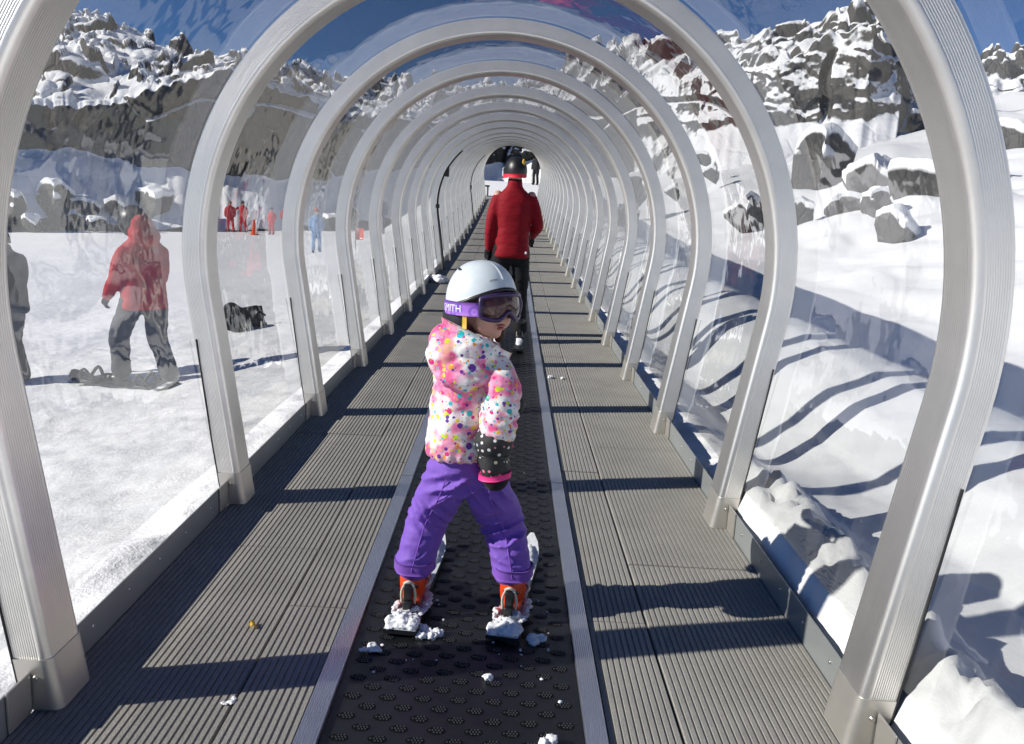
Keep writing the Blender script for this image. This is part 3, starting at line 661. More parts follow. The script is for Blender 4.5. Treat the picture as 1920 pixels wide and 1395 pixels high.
M.update(floral=m_floral(), dots=m_dots(), skin=m_skin(), strap=m_strap(),
    purple=fabric('purple_ski_cloth', (.215, .105, .52, 1), .6, 18, .006), purple_d=fabric('purple_hem', (.23, .095, .50, 1), .6, 18),
    white=plain('white_helmet_shell', (.66, .73, .77, 1), .28, bd=.0003, nb=.04, var=.03), black=plain('black_plastic', (.012, .012, .013, 1), .4), blackcloth=fabric('black_cloth', (.012, .012, .014, 1), .8),
    gogframe=plain('goggle_frame_violet', (.035, .016, .075, 1), .35), pinkband=plain('pink_band', (.90, .04, .26, 1), .6), orange=plain('orange_boot_shell', (.80, .075, .012, 1), .3, bd=.0004, nb=.05, var=.06),
    bone=plain('pale_lever', (.62, .58, .50, 1), .4), yellow=plain('yellow_strap', (.80, .50, .05, 1), .6), lipc=plain('lips', (.42, .13, .12, 1), .45, var=.05), hair=fabric('brown_hair', (.07, .035, .02, 1), .6, 60),
    ink=plain('dark_print', (.02, .02, .03, 1), .5), whiteprint=plain('white_print', (.85, .85, .88, 1), .6), pinklining=fabric('pink_lining', (.85, .04, .24, 1), .7),
    skitop=plain('ski_topsheet', (.72, .74, .76, 1), .35), skib=plain('ski_base_black', (.015, .015, .017, 1), .4), red=fabric('red_jacket_cloth', (.27, .003, .012, 1), .7, 14, .012), redsuit=fabric('red_suit_cloth', (.50, .02, .035, 1), .7),
    redstrap=plain('red_strap', (.80, .02, .05, 1), .6), coral=m_coral(), greytr=fabric('charcoal_trouser_cloth', (.055, .058, .065, 1), .8, 12), greyj=fabric('slate_jacket_cloth', (.055, .068, .075, 1), .7, 9),
    greyl=fabric('mid_grey_cloth', (.12, .13, .135, 1), .8, 9), bluec=fabric('blue_suit_cloth', (.12, .28, .55, 1), .7), navy=fabric('navy_cloth', (.03, .035, .09, 1), .7), brown=plain('brown_pole_grip', (.18, .07, .03, 1), .5))
def m_lens():
    m = Mat('goggle_lens'); c = m.co(); n = m.noise(m.map(c, (1, 1, .12)), 30, 3)
    m.set(Base_Color=m.mix(n, (.035, .010, .009, 1), (.10, .035, .03, 1)), Roughness=.12, Metallic=.15); m.b.inputs['Coat Weight'].default_value = .15; return m.m
M['lens'] = m_lens()
def m_clump():
    m = Mat('packed_snow'); c = m.co(); n = m.noise(c, 60, 4, .65); m.set(Base_Color=(.88, .89, .91, 1), Roughness=.6, Normal=m.bump(n, .6, .006)); return m.m
M['clump'] = m_clump()

def wrinkle(V, N, amp, scale=(14, 14, 26), seed=0, mask=None):
    a = fbm(V[:, 0]*scale[0]+seed, V[:, 1]*scale[1], V[:, 2]*scale[2], o=3, s=seed+90); b = fbm(V[:, 0]*scale[0]*.5, V[:, 1]*scale[1]*.5+seed, V[:, 2]*scale[2]*.4, o=2, s=seed+95)
    d = amp*((1-np.abs(a*2.2))*.6+b*.8)
    if mask is not None: d = d*mask
    return V+N*d[:, None]
def text_mesh(body, size):
    cu = bpy.data.curves.new('t', 'FONT'); cu.body = body; cu.size = size; cu.resolution_u = 4
    o = bpy.data.objects.new('t', cu); C.objects.link(o); dg = bpy.context.evaluated_depsgraph_get(); e = o.evaluated_get(dg); em = e.to_mesh()
    bm = bmesh.new(); bm.from_mesh(em); bmesh.ops.triangulate(bm, faces=bm.faces[:]); bmesh.ops.subdivide_edges(bm, edges=bm.edges[:], cuts=1)
    V = np.array([v.co[:] for v in bm.verts]); bm.verts.index_update(); F = [[v.index for v in f.verts] for f in bm.faces]; bm.free(); e.to_mesh_clear(); bpy.data.objects.remove(o); bpy.data.curves.remove(cu)
    V[:, 0] -= (V[:, 0].min()+V[:, 0].max())/2; V[:, 1] -= (V[:, 1].min()+V[:, 1].max())/2; return V, F
def thick_patch(fn, nu, nv, t):
    """fn(i/nu, j/nv, off) -> point; closed slab of thickness t"""
    A = np.array([[fn(i/(nu-1), j/(nv-1), 0) for j in range(nv)] for i in range(nu)]).reshape(-1, 3)
    B = np.array([[fn(i/(nu-1), j/(nv-1), -t) for j in range(nv)] for i in range(nu)]).reshape(-1, 3); n = nu*nv
    F = grid_faces(nu, nv).tolist(); F += [[q+n for q in f[::-1]] for f in grid_faces(nu, nv).tolist()]
    e = [i*nv for i in range(nu)]+[(nu-1)*nv+j for j in range(1, nv)]+[i*nv+nv-1 for i in range(nu-2, -1, -1)]+[j for j in range(nv-2, 0, -1)]
    for a, b in zip(e, e[1:]+e[:1]): F.append([a, b, b+n, a+n])
    return np.concatenate([A, B]), F

# ------------------------------------------------------------------ the child
def head_frame(center, yaw, pitch=0, roll=0):
    """columns: s (wearer's right... screen left when facing us), f forward, u up; yaw measured from -Y towards +X"""
    f = np.array((math.sin(yaw)*math.cos(pitch), -math.cos(yaw)*math.cos(pitch), math.sin(pitch))); s = np.array((-math.cos(yaw), -math.sin(yaw), 0)); u = np.cross(s, f)*-1
    u = np.cross(f, s)
    if u[2] < 0: u = -u
    B = np.stack([s, f, u], 1); c = np.array(center)
    return lambda P: np.asarray(P, float)@B.T+c
def helmet_shell(fr, a, b, top, lo_front, lo_side, lo_back, z0=0.0, t=.006, power=2.2):
    nu, nv = 48, 18
    def pt(ui, vi, off):
        th = 2*math.pi*ui; s, c = math.sin(th), math.cos(th)
        lo = lo_side+(lo_front-lo_side)*max(0, c)**1.3+(lo_back-lo_side)*max(0, -c)**1.1
        lo_a = math.asin(max(-.9, min(.9, (lo-z0)/top))); ph = lo_a+(math.pi/2-.01-lo_a)*vi
        k = math.cos(ph)**(2/power) if ph > 0 else 1.0; z = z0+top*math.sin(ph)
        if ph < 0: z = z0+top*math.sin(ph); k = 1-.12*(math.sin(-ph))
        return ((a+off)*s*k, (b+off)*c*k*(1.0 if c > 0 else 1.04), z+off*math.sin(max(ph, 0)))
    V, F = thick_patch(pt, nu+1, nv, t); rim = [pt(i/nu, 0, -.002) for i in range(nu)]
    return (fr(V), F), (fr(rim)), pt
def arc_band(fr, rad_a, rad_b, a0, a1, z0, z1, t, n=40, zc=0):
    def pt(ui, vi, off):
        th = a0+(a1-a0)*ui; z = z0+(z1-z0)*vi; return ((rad_a+off)*math.sin(th), (rad_b+off)*math.cos(th), z)
    V, F = thick_patch(pt, n, 4, t); return fr(V), F
def goggle_pt(rad, half, zlo, zhi, notch):
    def pt(ui, vi, off):
        th = -half+2*half*ui; e = abs(th/half); hi = zhi-.012*e**3; lo = zlo+notch*math.exp(-(th/.20)**2)+.012*e**4
        z = lo+(hi-lo)*vi; r = rad+off+.006*math.sin(math.pi*vi); return (r*math.sin(th)*.86, r*math.cos(th), z)
    return pt
def child():
    root = thing('person', 'child on skis in dotted jacket, purple trousers and white helmet, looking back', 'person', (0, 2.40, 0))
    P = lambda *q: np.array(q, float)
    # --- jacket
    ring = lambda cx, cy, z, rx, ry, tw=.5, p=2.3, n=32: np.array([(cx+math.cos(tw)*rx*np.sign(math.cos(t))*abs(math.cos(t))**(2/p)-math.sin(tw)*ry*np.sign(math.sin(t))*abs(math.sin(t))**(2/p), cy+math.sin(tw)*rx*np.sign(math.cos(t))*abs(math.cos(t))**(2/p)+math.cos(tw)*ry*np.sign(math.sin(t))*abs(math.sin(t))**(2/p), z) for t in np.linspace(0, 2*np.pi, n, endpoint=False)])
    tor = loft([ring(-.030, -.005, .508, .112, .090), ring(-.030, -.005, .525, .119, .097), ring(-.029, 0, .58, .116, .094), ring(-.026, .0, .65, .112, .092), ring(-.022, 0, .72, .110, .088), ring(-.018, 0, .775, .108, .080), ring(-.015, .0, .81, .088, .07), ring(-.01, .0, .85, .060, .058)])
    armR = tube([P(.046, -.03, .785), P(.066, -.070, .735), P(.068, -.100, .665), P(.060, -.112, .605), P(.056, -.112, .585)], [.048, .055, .053, .050, .042], 16)
    armL = tube([P(-.075, .06, .785), P(-.095, .10, .71), P(-.06, .16, .645), P(.02, .20, .62)], [.045, .047, .043, .040], 16)
    hood = [ell((-.085, -.065, .815), (.066, .05, .058)), ell((-.040, -.085, .785), (.070, .040, .050)), ell((-.100, -.03, .845), (.046, .05, .056)), ell((-.03, -.07, .84), (.080, .045, .045)), tube([(-.125, -.02, .80), (-.09, -.095, .765), (-.03, -.11, .755), (.03, -.085, .775)], [.020, .026, .026, .018], 12)]
    V, F, N = fuse([tor, armR, armL]+hood, .0062, 3)
    m = sstep(.50, .56, V[:, 2]); V = wrinkle(V, N, .008, (16, 16, 30), 3, m*.9)
    # pleats on the sleeve at the elbow and a gathered hem
    sl = np.exp(-((V[:, 0]-.08)/.06)**2-((V[:, 2]-.66)/.06)**2); V += N*(.005*np.sin(V[:, 2]*210+V[:, 0]*60)*sl)[:, None]
    V += N*(.003*np.sin(np.arctan2(V[:, 1], V[:, 0]+.03)*22)*np.exp(-((V[:, 2]-.52)/.02)**2))[:, None]
    j = obj('jacket', V, F, M['floral'], root)
    # collar of the hood: tilted cuff round the neck, pink inside
    def col(ui, vi, off):
        th = 2*math.pi*ui; dx, dy = math.cos(th), math.sin(th); k = (-dx*.80-dy*.30)
        zt = .872+.060*k; zb = .79+.012*k; z = zb+(zt-zb)*vi; r = (.080+.020*vi+.006*math.sin(3*th+1)+off)*(1+.10*max(0, k)); return (-.012+r*dx*1.02, .0+r*dy*.92, z)
    V, F = thick_patch(col, 49, 8, .010); obj('hood_collar', V, F, M['floral'], j)
    V, F = thick_patch(lambda a, b, o: col(a, .12+.84*b, -.012+o), 49, 6, .002); obj('hood_lining', V, F, M['pinklining'], j)
    # --- trousers
    hip = loft([ring(-.026, .0, .52, .098, .080, .35), ring(-.026, 0, .47, .105, .086, .35), ring(-.024, 0, .43, .108, .086, .25), ring(-.022, 0, .395, .100, .075, .2)])
    legL = tube([P(-.078, -.005, .455), P(-.098, .0, .385), P(-.138, .035, .285), P(-.158, .012, .21), P(-.172, -.004, .148)], [.068, .070, .066, .061, .060], 20, 6)
    legR = tube([P(.028, .0, .455), P(.048, .01, .385), P(.092, .045, .285), P(.116, .012, .21), P(.130, -.004, .143)], [.070, .073, .068, .061, .060], 20, 6)
    V, F, N = fuse([hip, legL, legR], .0050, 4)
    # fold the cloth: deep slanting creases at knees and crotch
    leg = sstep(.12, .2, V[:, 2]); V = wrinkle(V, N, .0045, (9, 9, 20), 12, leg)
    for (cx, cz, wx, wz, slope, fr_, am) in ((-.125, .315, .06, .040, 1.1, 70, .0065), (.085, .275, .07, .045, -.30, 85, .0075), (-.06, .43, .08, .030, -.5, 70, .006), (.05, .41, .07, .05, 1.3, 55, .005), (.12, .185, .05, .030, .3, 80, .0025), (-.165, .19, .05, .03, -.3, 80, .0025), (-.09, .38, .05, .03, -.7, 60, .004)):
        mk = np.exp(-((V[:, 0]-cx)/wx)**2-((V[:, 2]-cz)/wz)**2); q = (V[:, 2]-cz)+slope*(V[:, 0]-cx)+.012*fbm(V[:, 0]*20, V[:, 1]*20, V[:, 2]*20, o=2, s=5)
        V += N*(2.6*am*(1-2*np.abs(np.sin(q*fr_))**.55)*mk)[:, None]
    tr = obj('trousers', V, F, M['purple'], root)
    for cx, zc, slant in ((-.173, .135, 0), (.131, .13, 0)):
        def cuff(ui, vi, off, cx=cx, zc=zc):
            th = 2*math.pi*ui; r = .0635+off+.0025*math.sin(5*th); return (cx+r*math.cos(th)+.002, -.004+r*math.sin(th), zc-.001+.034*vi)
        V, F = thick_patch(cuff, 33, 5, .004); obj('hem', V, F, M['purple_d'], tr)
    for pts in ([(-.080, -.079, .45), (-.104, -.074, .38), (-.140, -.035, .29), (-.160, -.052, .21), (-.174, -.066, .15)], [(.045, -.080, .45), (.058, -.066, .38), (.098, -.026, .285), (.118, -.052, .21), (.131, -.066, .145)]):
        V, F = tube([P(*q) for q in pts], .0022, 6, 4); obj('seam', V, F, M['purple_d'], tr)
    # --- body: one continuous figure inside the clothes, only the face shows
    fr = head_frame((0.0, -.015, .966), R(43), R(2))
    face = [ell((0, -.004, .012), (.070, .084, .088), nv=16), ell((0, .030, -.045), (.050, .050, .050)), ell((0, .058, -.078), (.020, .020, .016)), ell((0, .082, -.030), (.0105, .016, .013)), ell((0, .076, -.012), (.008, .012, .02)),
            ell((.030, .050, -.040), (.030, .030, .030)), ell((-.030, .050, -.040), (.030, .030, .030)), ell((0, .070, -.056), (.024, .016, .014)), ell((.072, -.005, -.01), (.008, .018, .024)), ell((-.072, -.005, -.01), (.008, .018, .024))]
    face = [(fr(v), f) for v, f in face]
    bd = [tube([P(0, -.0, .93), P(-.01, 0, .80)], [.040, .042], 14), loft([ring(-.025, 0, .45, .075, .06), ring(-.022, 0, .6, .08, .062), ring(-.018, 0, .76, .085, .058), ring(-.012, 0, .83, .045, .045)]),
          tube([P(.045, -.02, .78), P(.079, -.06, .69), P(.058, -.105, .585), P(.058, -.108, .53)], [.026, .024, .02, .018], 10), tube([P(-.07, .06, .78), P(-.09, .10, .71), P(.0, .19, .62), P(.05, .215, .615)], [.026, .024, .02, .018], 10),
          tube([P(-.07, 0, .47), P(-.136, .035, .285), P(-.172, -.005, .10)], [.05, .04, .034], 12), tube([P(.025, 0, .47), P(.09, .045, .285), P(.13, -.005, .10)], [.05, .04, .034], 12)]
    V, F, N = fuse(face+bd, .0058, 3); obj('body', V, F, M['skin'], root)
    lp = [ell((0, .0865, -.0535), (.0165, .006, .0042)), ell((0, .0845, -.0625), (.0145, .006, .0048))]; lp = [(fr(v), f) for v, f in lp]; V, F = cat(lp); obj('lips', V, F, M['lipc'], root)
    V, F, N = fuse([(fr(v), f) for v, f in (ell((-.062, .01, -.075), (.014, .02, .04)),)], .005, 2); V = wrinkle(V, N, .004, (60, 60, 15), 2); obj('hair', V, F, M['hair'], root)
    # --- helmet with goggles
    (V, F), rim, hp = helmet_shell(fr, .099, .108, .120, .050, .004, -.030, .006, .010, 2.35)
    hm = obj('helmet', V, F, M['white'], root)
    V, F = tube(rim, .0065, 8, closed=True); obj('helmet_edge', V, F, M['black'], hm)
    for (ui, vi) in ((.31, .60),):
        c0, c1, c2 = (np.array(hp(ui+d, vi+e, .0005)) for d, e in ((-.028, -.02), (0, 0), (.028, .03))); V, F = tube(fr([c0, c1, c2]), [.0028, .0042, .0022], 8, 3); obj('vent', V, F, M['ink'], hm)
    V, F = text_mesh('uvex', .017)
    th0 = -.34; VV = [(.1065*math.sin(th0+v[0]*-9.2)*1.0, .1165*math.cos(th0+v[0]*-9.2), .060+v[1]) for v in V]
    VV = []
    for v in V:
        ui = ((.06)-v[0]*1.45) % 1; p = np.array(hp(ui, .22+v[1]*6.0, .0012)); VV.append(p)
    obj('lettering', fr(VV), F, M['ink'], hm, smooth=False)
    for s in (1, -1):
        V, F, N = fuse([ell((s*.082, -.022, -.040), (.016, .045, .040)), ell((s*.078, -.05, -.035), (.014, .03, .03))], .006, 3); obj('ear_pad', fr(V), F, M['black'], hm)
        if s > 0: V, F = arc_band(fr, .101, .104, s*R(66), s*R(74), -.062, -.022, .003, 5); s > 0 and obj('chin_strap', V, F, M['yellow'], hm)
    gp = goggle_pt(.113, R(47), -.036, .036, .024)
    V, F = thick_patch(lambda a, b, o: gp(a, b, o), 33, 9, .004); go = obj('goggles', fr(V), F, M['lens'], root)
    loop = [gp(i/30, 0, .001) for i in range(30)]+[gp(1, j/6, .001) for j in range(6)]+[gp(1-i/30, 1, .001) for i in range(30)]+[gp(0, 1-j/6, .001) for j in range(6)]
    V, F = tube(fr(loop), .0068, 8, closed=True); obj('goggle_frame', V, F, M['gogframe'], go)
    V, F = thick_patch(lambda a, b, o: tuple(np.array(gp(a, b, o-.012))*np.array((1, .96, 1))), 33, 5, .008); obj('goggle_foam', fr(V), F, M['black'], go)
    V, F = arc_band(fr, .1035, .114, R(46), R(314), -.026, .012, .003, 70); st = obj('goggle_strap', V, F, M['strap'], go)
    V, F = text_mesh('SMITH', .029); VV = []
    for v in V: th = R(98)-v[0]/.105; VV.append((.1042*math.sin(th), .1147*math.cos(th), -.007+v[1]))
    obj('lettering', fr(VV), F, M['whiteprint'], st, smooth=False)
    # --- mittens
    V, F, N = fuse([tube([P(.056, -.106, .628), P(.057, -.108, .60), P(.056, -.112, .575), P(.056, -.114, .545)], [.042, .055, .055, .042], 18), tube([P(.057, -.114, .545), P(.060, -.116, .53), P(.064, -.116, .50)], [.042, .046, .046], 18, flat=(1, .85)),
                    tube([P(.040, -.098, .54), P(.028, -.085, .52), P(.026, -.076, .50)], [.017, .018, .014], 12)], .0055, 3)
    V = wrinkle(V, N, .004, (30, 30, 40), 7); V += N*(.003*np.sin(np.arctan2(V[:, 1]+.106, V[:, 0]-.057)*14)*sstep(.60, .63, V[:, 2]))[:, None]
    mi = obj('mitten', V, F, M['dots'], root)
    V, F = tube([(.057+.0445*math.cos(t), -.114+.041*math.sin(t), .547) for t in np.linspace(0, 2*np.pi, 24, endpoint=False)], .0035, 8, closed=True); obj('wrist_band', V, F, M['black'], mi)
    def pb(ui, vi, off):
        th = 2*math.pi*ui; r = .0470+off; return (.063+.001*vi+r*math.cos(th), -.116+r*.90*math.sin(th), .478+.018*vi+.006*math.cos(th))
    V, F = thick_patch(pb, 33, 4, .004); obj('pink_band', V, F, M['pinkband'], mi)
    V, F, N = fuse([tube([P(.063, -.115, .488), P(.064, -.112, .474), P(.058, -.10, .462)], [.043, .041, .030], 16)], .006, 2); obj('palm', V, F, M['blackcloth'], mi)
    V, F, N = fuse([tube([P(.03, .20, .62), P(.075, .215, .615), P(.12, .215, .62)], [.044, .042, .034], 16), tube([P(.07, .19, .64), P(.095, .175, .655)], [.017, .014], 10)], .006, 3); obj('mitten', V, F, M['dots'], root)
    # --- boots
    for s, (hx, hy, yaw) in enumerate(((-.178, -.035, R(5)), (.131, -.045, R(8.5)))):
        fw = np.array((math.sin(yaw), math.cos(yaw), 0)); sd = np.array((math.cos(yaw), -math.sin(yaw), 0)); o = np.array((hx, hy, .0))
        Q = lambda a, b, c: o+sd*a+fw*b+np.array((0, 0, c))
        shell = [tube([Q(0, .045, .060), Q(0, .13, .062), Q(0, .185, .058)], [.036, .038, .030], 16, flat=(1, .8)), tube([Q(0, .035, .062), Q(0, .030, .10), Q(0, .040, .132)], [.039, .040, .040], 18), rbox(-.031, .031, -.004, .20, .028, .05, .006)]
        v, f = shell[2]; shell[2] = (np.array([Q(*p) for p in v]), f)
        V, F, N = fuse(shell, .0052, 2); b = obj('ski_boot', V, F, M['orange'], root)
        cu = [tube([Q(0, .045, .118), Q(0, .05, .150), Q(0, .056, .175)], [.0435, .045, .045], 18)]; V, F, N = fuse(cu, .0055, 2); obj('boot_cuff', V, F, M['black'], b)
        V, F = cat([tube([Q(-.020, .0, .090), Q(0, -.007, .097), Q(.020, .0, .090)], [.006, .008, .006], 8, 3)]); obj('boot_spoiler', V, F, M['black'], b)
        for k, zz in enumerate((.072, .104, .14)):
            V, F = tube([Q(.040, .04+.02*k, zz), Q(.047, .07+.012*k, zz+.003), Q(.03, .105+.0*k, zz+.004)], [.0035, .005, .0035], 8, 3); obj('buckle', V, F, M['bone'], b)
child()

# ------------------------------------------------------------------ skis
def snowy(path, rad, flat, seed, amp=.010, vox=.006):
    V, F, N = fuse([tube(p, r, 14, 4, flat=flat) for p, r in zip(path, rad)], vox, 1)
    V += N*(amp*fbm(V[:, 0]*45, V[:, 1]*45+seed, V[:, 2]*45, o=4, s=seed))[:, None]; return V, F
def ski(name, label, heel, yaw, length, width, tail, toe, binding=True, scale=1, base=.0, group=None, top='skitop'):
    """origin under the heel; tail behind, tip ahead"""
    root = thing(name, label, 'ski', heel, -yaw, group)
    n = 26; ys = np.linspace(-tail, length-tail, n); V = []; hw = []
    for y in ys:
        t = (y+tail)/length; wv = width*.5*(1+(.34 if t < .45 else .0)*(abs(t-.45)/.45)**2)
        if t > .84: wv *= math.sqrt(max(.03, 1-((t-.84)/.162)**2))
        if t < .03: wv *= .92
        z = .012+(.055*max(0, (t-.84)/.16)**1.8)*scale+.004*max(0, (.05-t)/.05); th = .010*scale*(1-.45*abs(t-.5)/.5)
        V.append([(-wv, y, z-.008), (wv, y, z-.008), (wv, y, z+th), (-wv, y, z+th)]); hw.append((wv, z, th))
    V = np.array(V).reshape(-1, 3); F = grid_faces(n, 4, wrap_v=True).tolist(); F.append([0, 1, 2, 3]); m = len(V); F.append([m-1, m-2, m-3, m-4])
    body = obj('ski_body', V, F, M['skib'], root, smooth=False)
    A = []
    for y, (wv, z, th) in zip(ys, hw): A.append([(-wv*.94, y, z+th+.0006), (wv*.94, y, z+th+.0006), (wv*.94, y, z+th+.0016), (-wv*.94, y, z+th+.0016)])
    V = np.array(A).reshape(-1, 3); F = grid_faces(n, 4, wrap_v=True).tolist(); F.append([0, 1, 2, 3]); m = len(V); F.append([m-1, m-2, m-3, m-4]); obj('topsheet', V, F, M[top], root, smooth=False)
    s = scale
    if binding:
        V, F = cat([rbox(-.024*s, .024*s, -.045*s, .03*s, .020, .034, .004), rbox(-.013*s, .013*s, -.055*s, -.012*s, .030, .062*s, .004)]); b = obj('heel_binding', V, F, M['black'], root)
        V, F = rbox(-.022*s, .022*s, .165*s, .225*s, .02, .052, .006); obj('toe_binding', V, F, M['black'], root)
        fork = [tube([(sx*.020*s, -.030*s, .050*s), (sx*.021*s, -.034*s, .085*s), (sx*.012*s, -.030*s, .110*s)], [.0040*s]*3, 8, 3) for sx in (-1, 1)]+[tube([(-.013*s, -.030*s, .110*s), (0, -.034*s, .118*s), (.013*s, -.030*s, .110*s)], [.005*s]*3, 8, 3)]
        V, F = cat(fork); obj('heel_lever', V, F, M['bone'], b)
        V, F = cat([rbox(-.0125*s, .0125*s, -.046*s, -.026*s, .058*s, .108*s, .003)]); obj('heel_piece', V, F, M['black'], b)
    return root
SG = 'short skis worn by the child'
for k, (hp_, yw, lab) in enumerate((((-.178, 2.365, 0), R(5), 'child ski under the left boot with its tail packed in white snow'), ((.131, 2.355, 0), R(8.5), 'child ski under the right boot, tail nearest to us and heaped with snow'))):
    s = ski('ski', lab, hp_, yw, .675, .080, .150, .2, group=SG)
    V, F = snowy([[(-.030, -.136, .026), (-.026, -.11, .030), (-.016, -.075, .028)], [(0, -.139, .027), (0, -.11, .033), (0, -.07, .034)], [(.030, -.134, .026), (.027, -.10, .031), (.018, -.072, .029)], [(.042, -.045, .018), (.046, .03, .022), (.040, .10, .020)], [(-.040, -.05, .022), (-.042, .02, .024)], [(-.02, -.06, .028), (.0, -.05, .030), (.022, -.03, .034)]], [[.017, .020, .014], [.015, .022, .016], [.017, .021, .015], [.010, .014, .010], [.011, .009], [.012, .012, .014]], (1.15, .55), 71+k, .009, .0045)
    V += .006*np.column_stack([fbm(V[:, 0]*120, V[:, 1]*120, V[:, 2]*120, o=2, s=5+q) for q in range(3)])
    V[:, 2] = np.maximum(V[:, 2], .023); obj('packed_snow', V, F, M['clump'], s)
    V, F = snowy([[(0, .24, .020), (.003, .34, .024), (0, .42, .030), (0, .475, .050)]], [[.016, .022, .019, .009]], (1.2, .42), 81+k, .006); obj('packed_snow', V, F, M['clump'], s)

# ------------------------------------------------------------------ other people
def glove(root, name, wrist, tip, side, mat, vox=.008, k=1.0):
    """gloved hand hanging from wrist towards tip, five separate curled fingers; side = direction of the thumb"""
    w_, t_ = np.array(wrist, float), np.array(tip, float); d = t_-w_; d /= np.linalg.norm(d); sd = np.array(side, float); sd -= d*np.dot(sd, d); sd /= np.linalg.norm(sd); pn = np.cross(d, sd)
    P = lambda a, b, c: w_+k*(d*a+sd*b+pn*c)
    parts = [tube([P(-.06, 0, 0), P(-.01, 0, 0), P(.03, 0, 0), P(.075, 0, 0)], [.036*k, .032*k, .036*k, .036*k], 12, flat=(1, .6), ref=tuple(sd)), tube([P(.02, .03, 0), P(.055, .055, .008), P(.085, .058, .022)], [.014*k, .013*k, .011*k], 10)]
    for q, (b, l) in enumerate(((.030, .068), (.010, .078), (-.011, .072), (-.030, .056))): parts.append(tube([P(.07, b, 0), P(.07+l*.5, b*1.1, .006), P(.07+l*.85, b*1.08, .026), P(.07+l*.8, b*1.05, .044)], [.0115*k, .0110*k, .010*k, .009*k], 10))
    V, F, N = fuse(parts, vox, 1); return obj(name, V, F, mat, root)
def make_person(label, loc, rz, J, col, hgt=1.7, vox=.02, head='helmet', group=None, near=False, hooded=False, rumple=False, bulk=1.0, slv=(.066, .066, .060, .055, .044), seed=1, helmet_mat=None, gl=True):
    """J: joints for a figure of height 1.7 looking along +Y: hipL hipR kneeL kneeR ankL ankR shL shR elL elR wrL wrR neck head toeL toeR"""
    k = hgt/1.7; j = {n: np.array(v, float)*k for n, v in J.items()}; root = thing('person', label, 'person', loc, rz, group); b = bulk*k
    pel = (j['hipL']+j['hipR'])/2; up = j['neck']-pel; L_ = np.linalg.norm(up); up = up/L_; sx = j['shR']-j['shL']; sx -= up*np.dot(sx, up); sx /= np.linalg.norm(sx); fy = np.cross(up, sx)
    hx = j['hipR']-j['hipL']; hx /= np.linalg.norm(hx)
    def rg(t, rx, ry, n=24, p=2.4, sh=0):
        a = np.linspace(0, 2*np.pi, n, endpoint=False); m = sx*t+hx*(1-t) if t < 1 else sx; m = m-up*np.dot(m, up); m /= np.linalg.norm(m); f = np.cross(up, m)
        return pel+up*(L_*t)+f*sh*k+np.outer(np.sign(np.cos(a))*np.abs(np.cos(a))**(2/p)*rx*b, m)+np.outer(np.sign(np.sin(a))*np.abs(np.sin(a))**(2/p)*ry*b, f)
    jk = [loft([rg(-.16, .185, .135), rg(-.13, .192, .142), rg(.10, .180, .135), rg(.35, .172, .128), rg(.62, .190, .135), rg(.82, .188, .122), rg(.92, .158, .105), rg(.985, .115, .09), rg(1.05, .078, .078), rg(1.14, .074, .076)])]
    for s in 'LR': jk.append(tube([j['sh'+s]-up*.035*k, (j['sh'+s]+j['el'+s])/2, j['el'+s], (j['el'+s]+j['wr'+s])/2, j['wr'+s]], np.array(slv)*b, 16))
    if hooded: jk += [ell(j['head']-up*.03*k-fy*.10*k, (.12*k, .095*k, .135*k)), ell(j['neck']-fy*.05*k+up*.03*k, (.15*k, .12*k, .11*k)), ell((j['neck']+j['head'])/2-fy*.02*k, (.115*k, .115*k, .10*k))]
    V, F, N = fuse(jk, vox, 3)
    if near or rumple: V = wrinkle(V, N, (.006 if near else .008)*k, (7, 7, 14), seed)
    jo = obj('jacket', V, F, col['jacket'], root)
    pt = [ell(pel-up*.02*k, (.165*b, .125*b, .13*k))]
    for s in 'LR': pt.append(tube([j['hip'+s]+(0, 0, .0), (j['hip'+s]+j['knee'+s])/2, j['knee'+s], (j['knee'+s]+j['ank'+s])/2, j['ank'+s]], np.array([.095, .092, .078, .075, .082])*b, 16))
    V, F, N = fuse(pt, vox, 3)
    if near or rumple: V = wrinkle(V, N, .013*k, (6, 6, 13), seed+4)
    obj('trousers', V, F, col['trousers'], root)
    bd = [ell(j['head'], (.072*k, .090*k, .110*k)), ell(j['head']+fy*.085*k-up*.02*k, (.014*k, .02*k, .02*k)), ell(j['head']+fy*.04*k-up*.07*k, (.045*k, .045*k, .045*k)), tube([j['head']-up*.05*k, j['neck'], pel+up*L_*.8], [.055*k, .055*k, .08*k], 12), loft([rg(-.05, .12, .09), rg(.4, .12, .09), rg(.85, .13, .08), rg(1.0, .05, .05)])]
    for s in 'LR':
        bd.append(tube([j['sh'+s], j['el'+s], j['wr'+s], j['wr'+s]+(j['wr'+s]-j['el'+s])*.2], [.045*k, .038*k, .028*k, .024*k], 10)); bd.append(tube([j['hip'+s], j['knee'+s], j['ank'+s]], [.07*k, .052*k, .04*k], 10))
    V, F, N = fuse(bd, vox, 2); obj('body', V, F, M['skin'], root)
    for s in 'LR':
        a, t = j['ank'+s], j['toe'+s]; d = t-a; d[2] = 0
        bt = [tube([a+(0, 0, .07*k), a, np.array((a[0], a[1], t[2]+.05*k))], [.062*k, .060*k, .055*k], 14), tube([np.array((a[0], a[1], t[2]))-d*.15, (np.array((a[0], a[1], t[2]))+t)/2, t], [.045*k, .048*k, .040*k], 14)]
        V, F, N = fuse(bt, min(vox, .02), 2); obj('boot', V, F, col.get('boot', M['black']), root)
        if gl:
            wv = j['wr'+s]; dr = j['wr'+s]-j['el'+s]; dr /= np.linalg.norm(dr); glove(root, 'glove', wv, wv+dr, fy, col.get('glove', M['blackcloth']), max(.008, vox*.5), k*1.05)
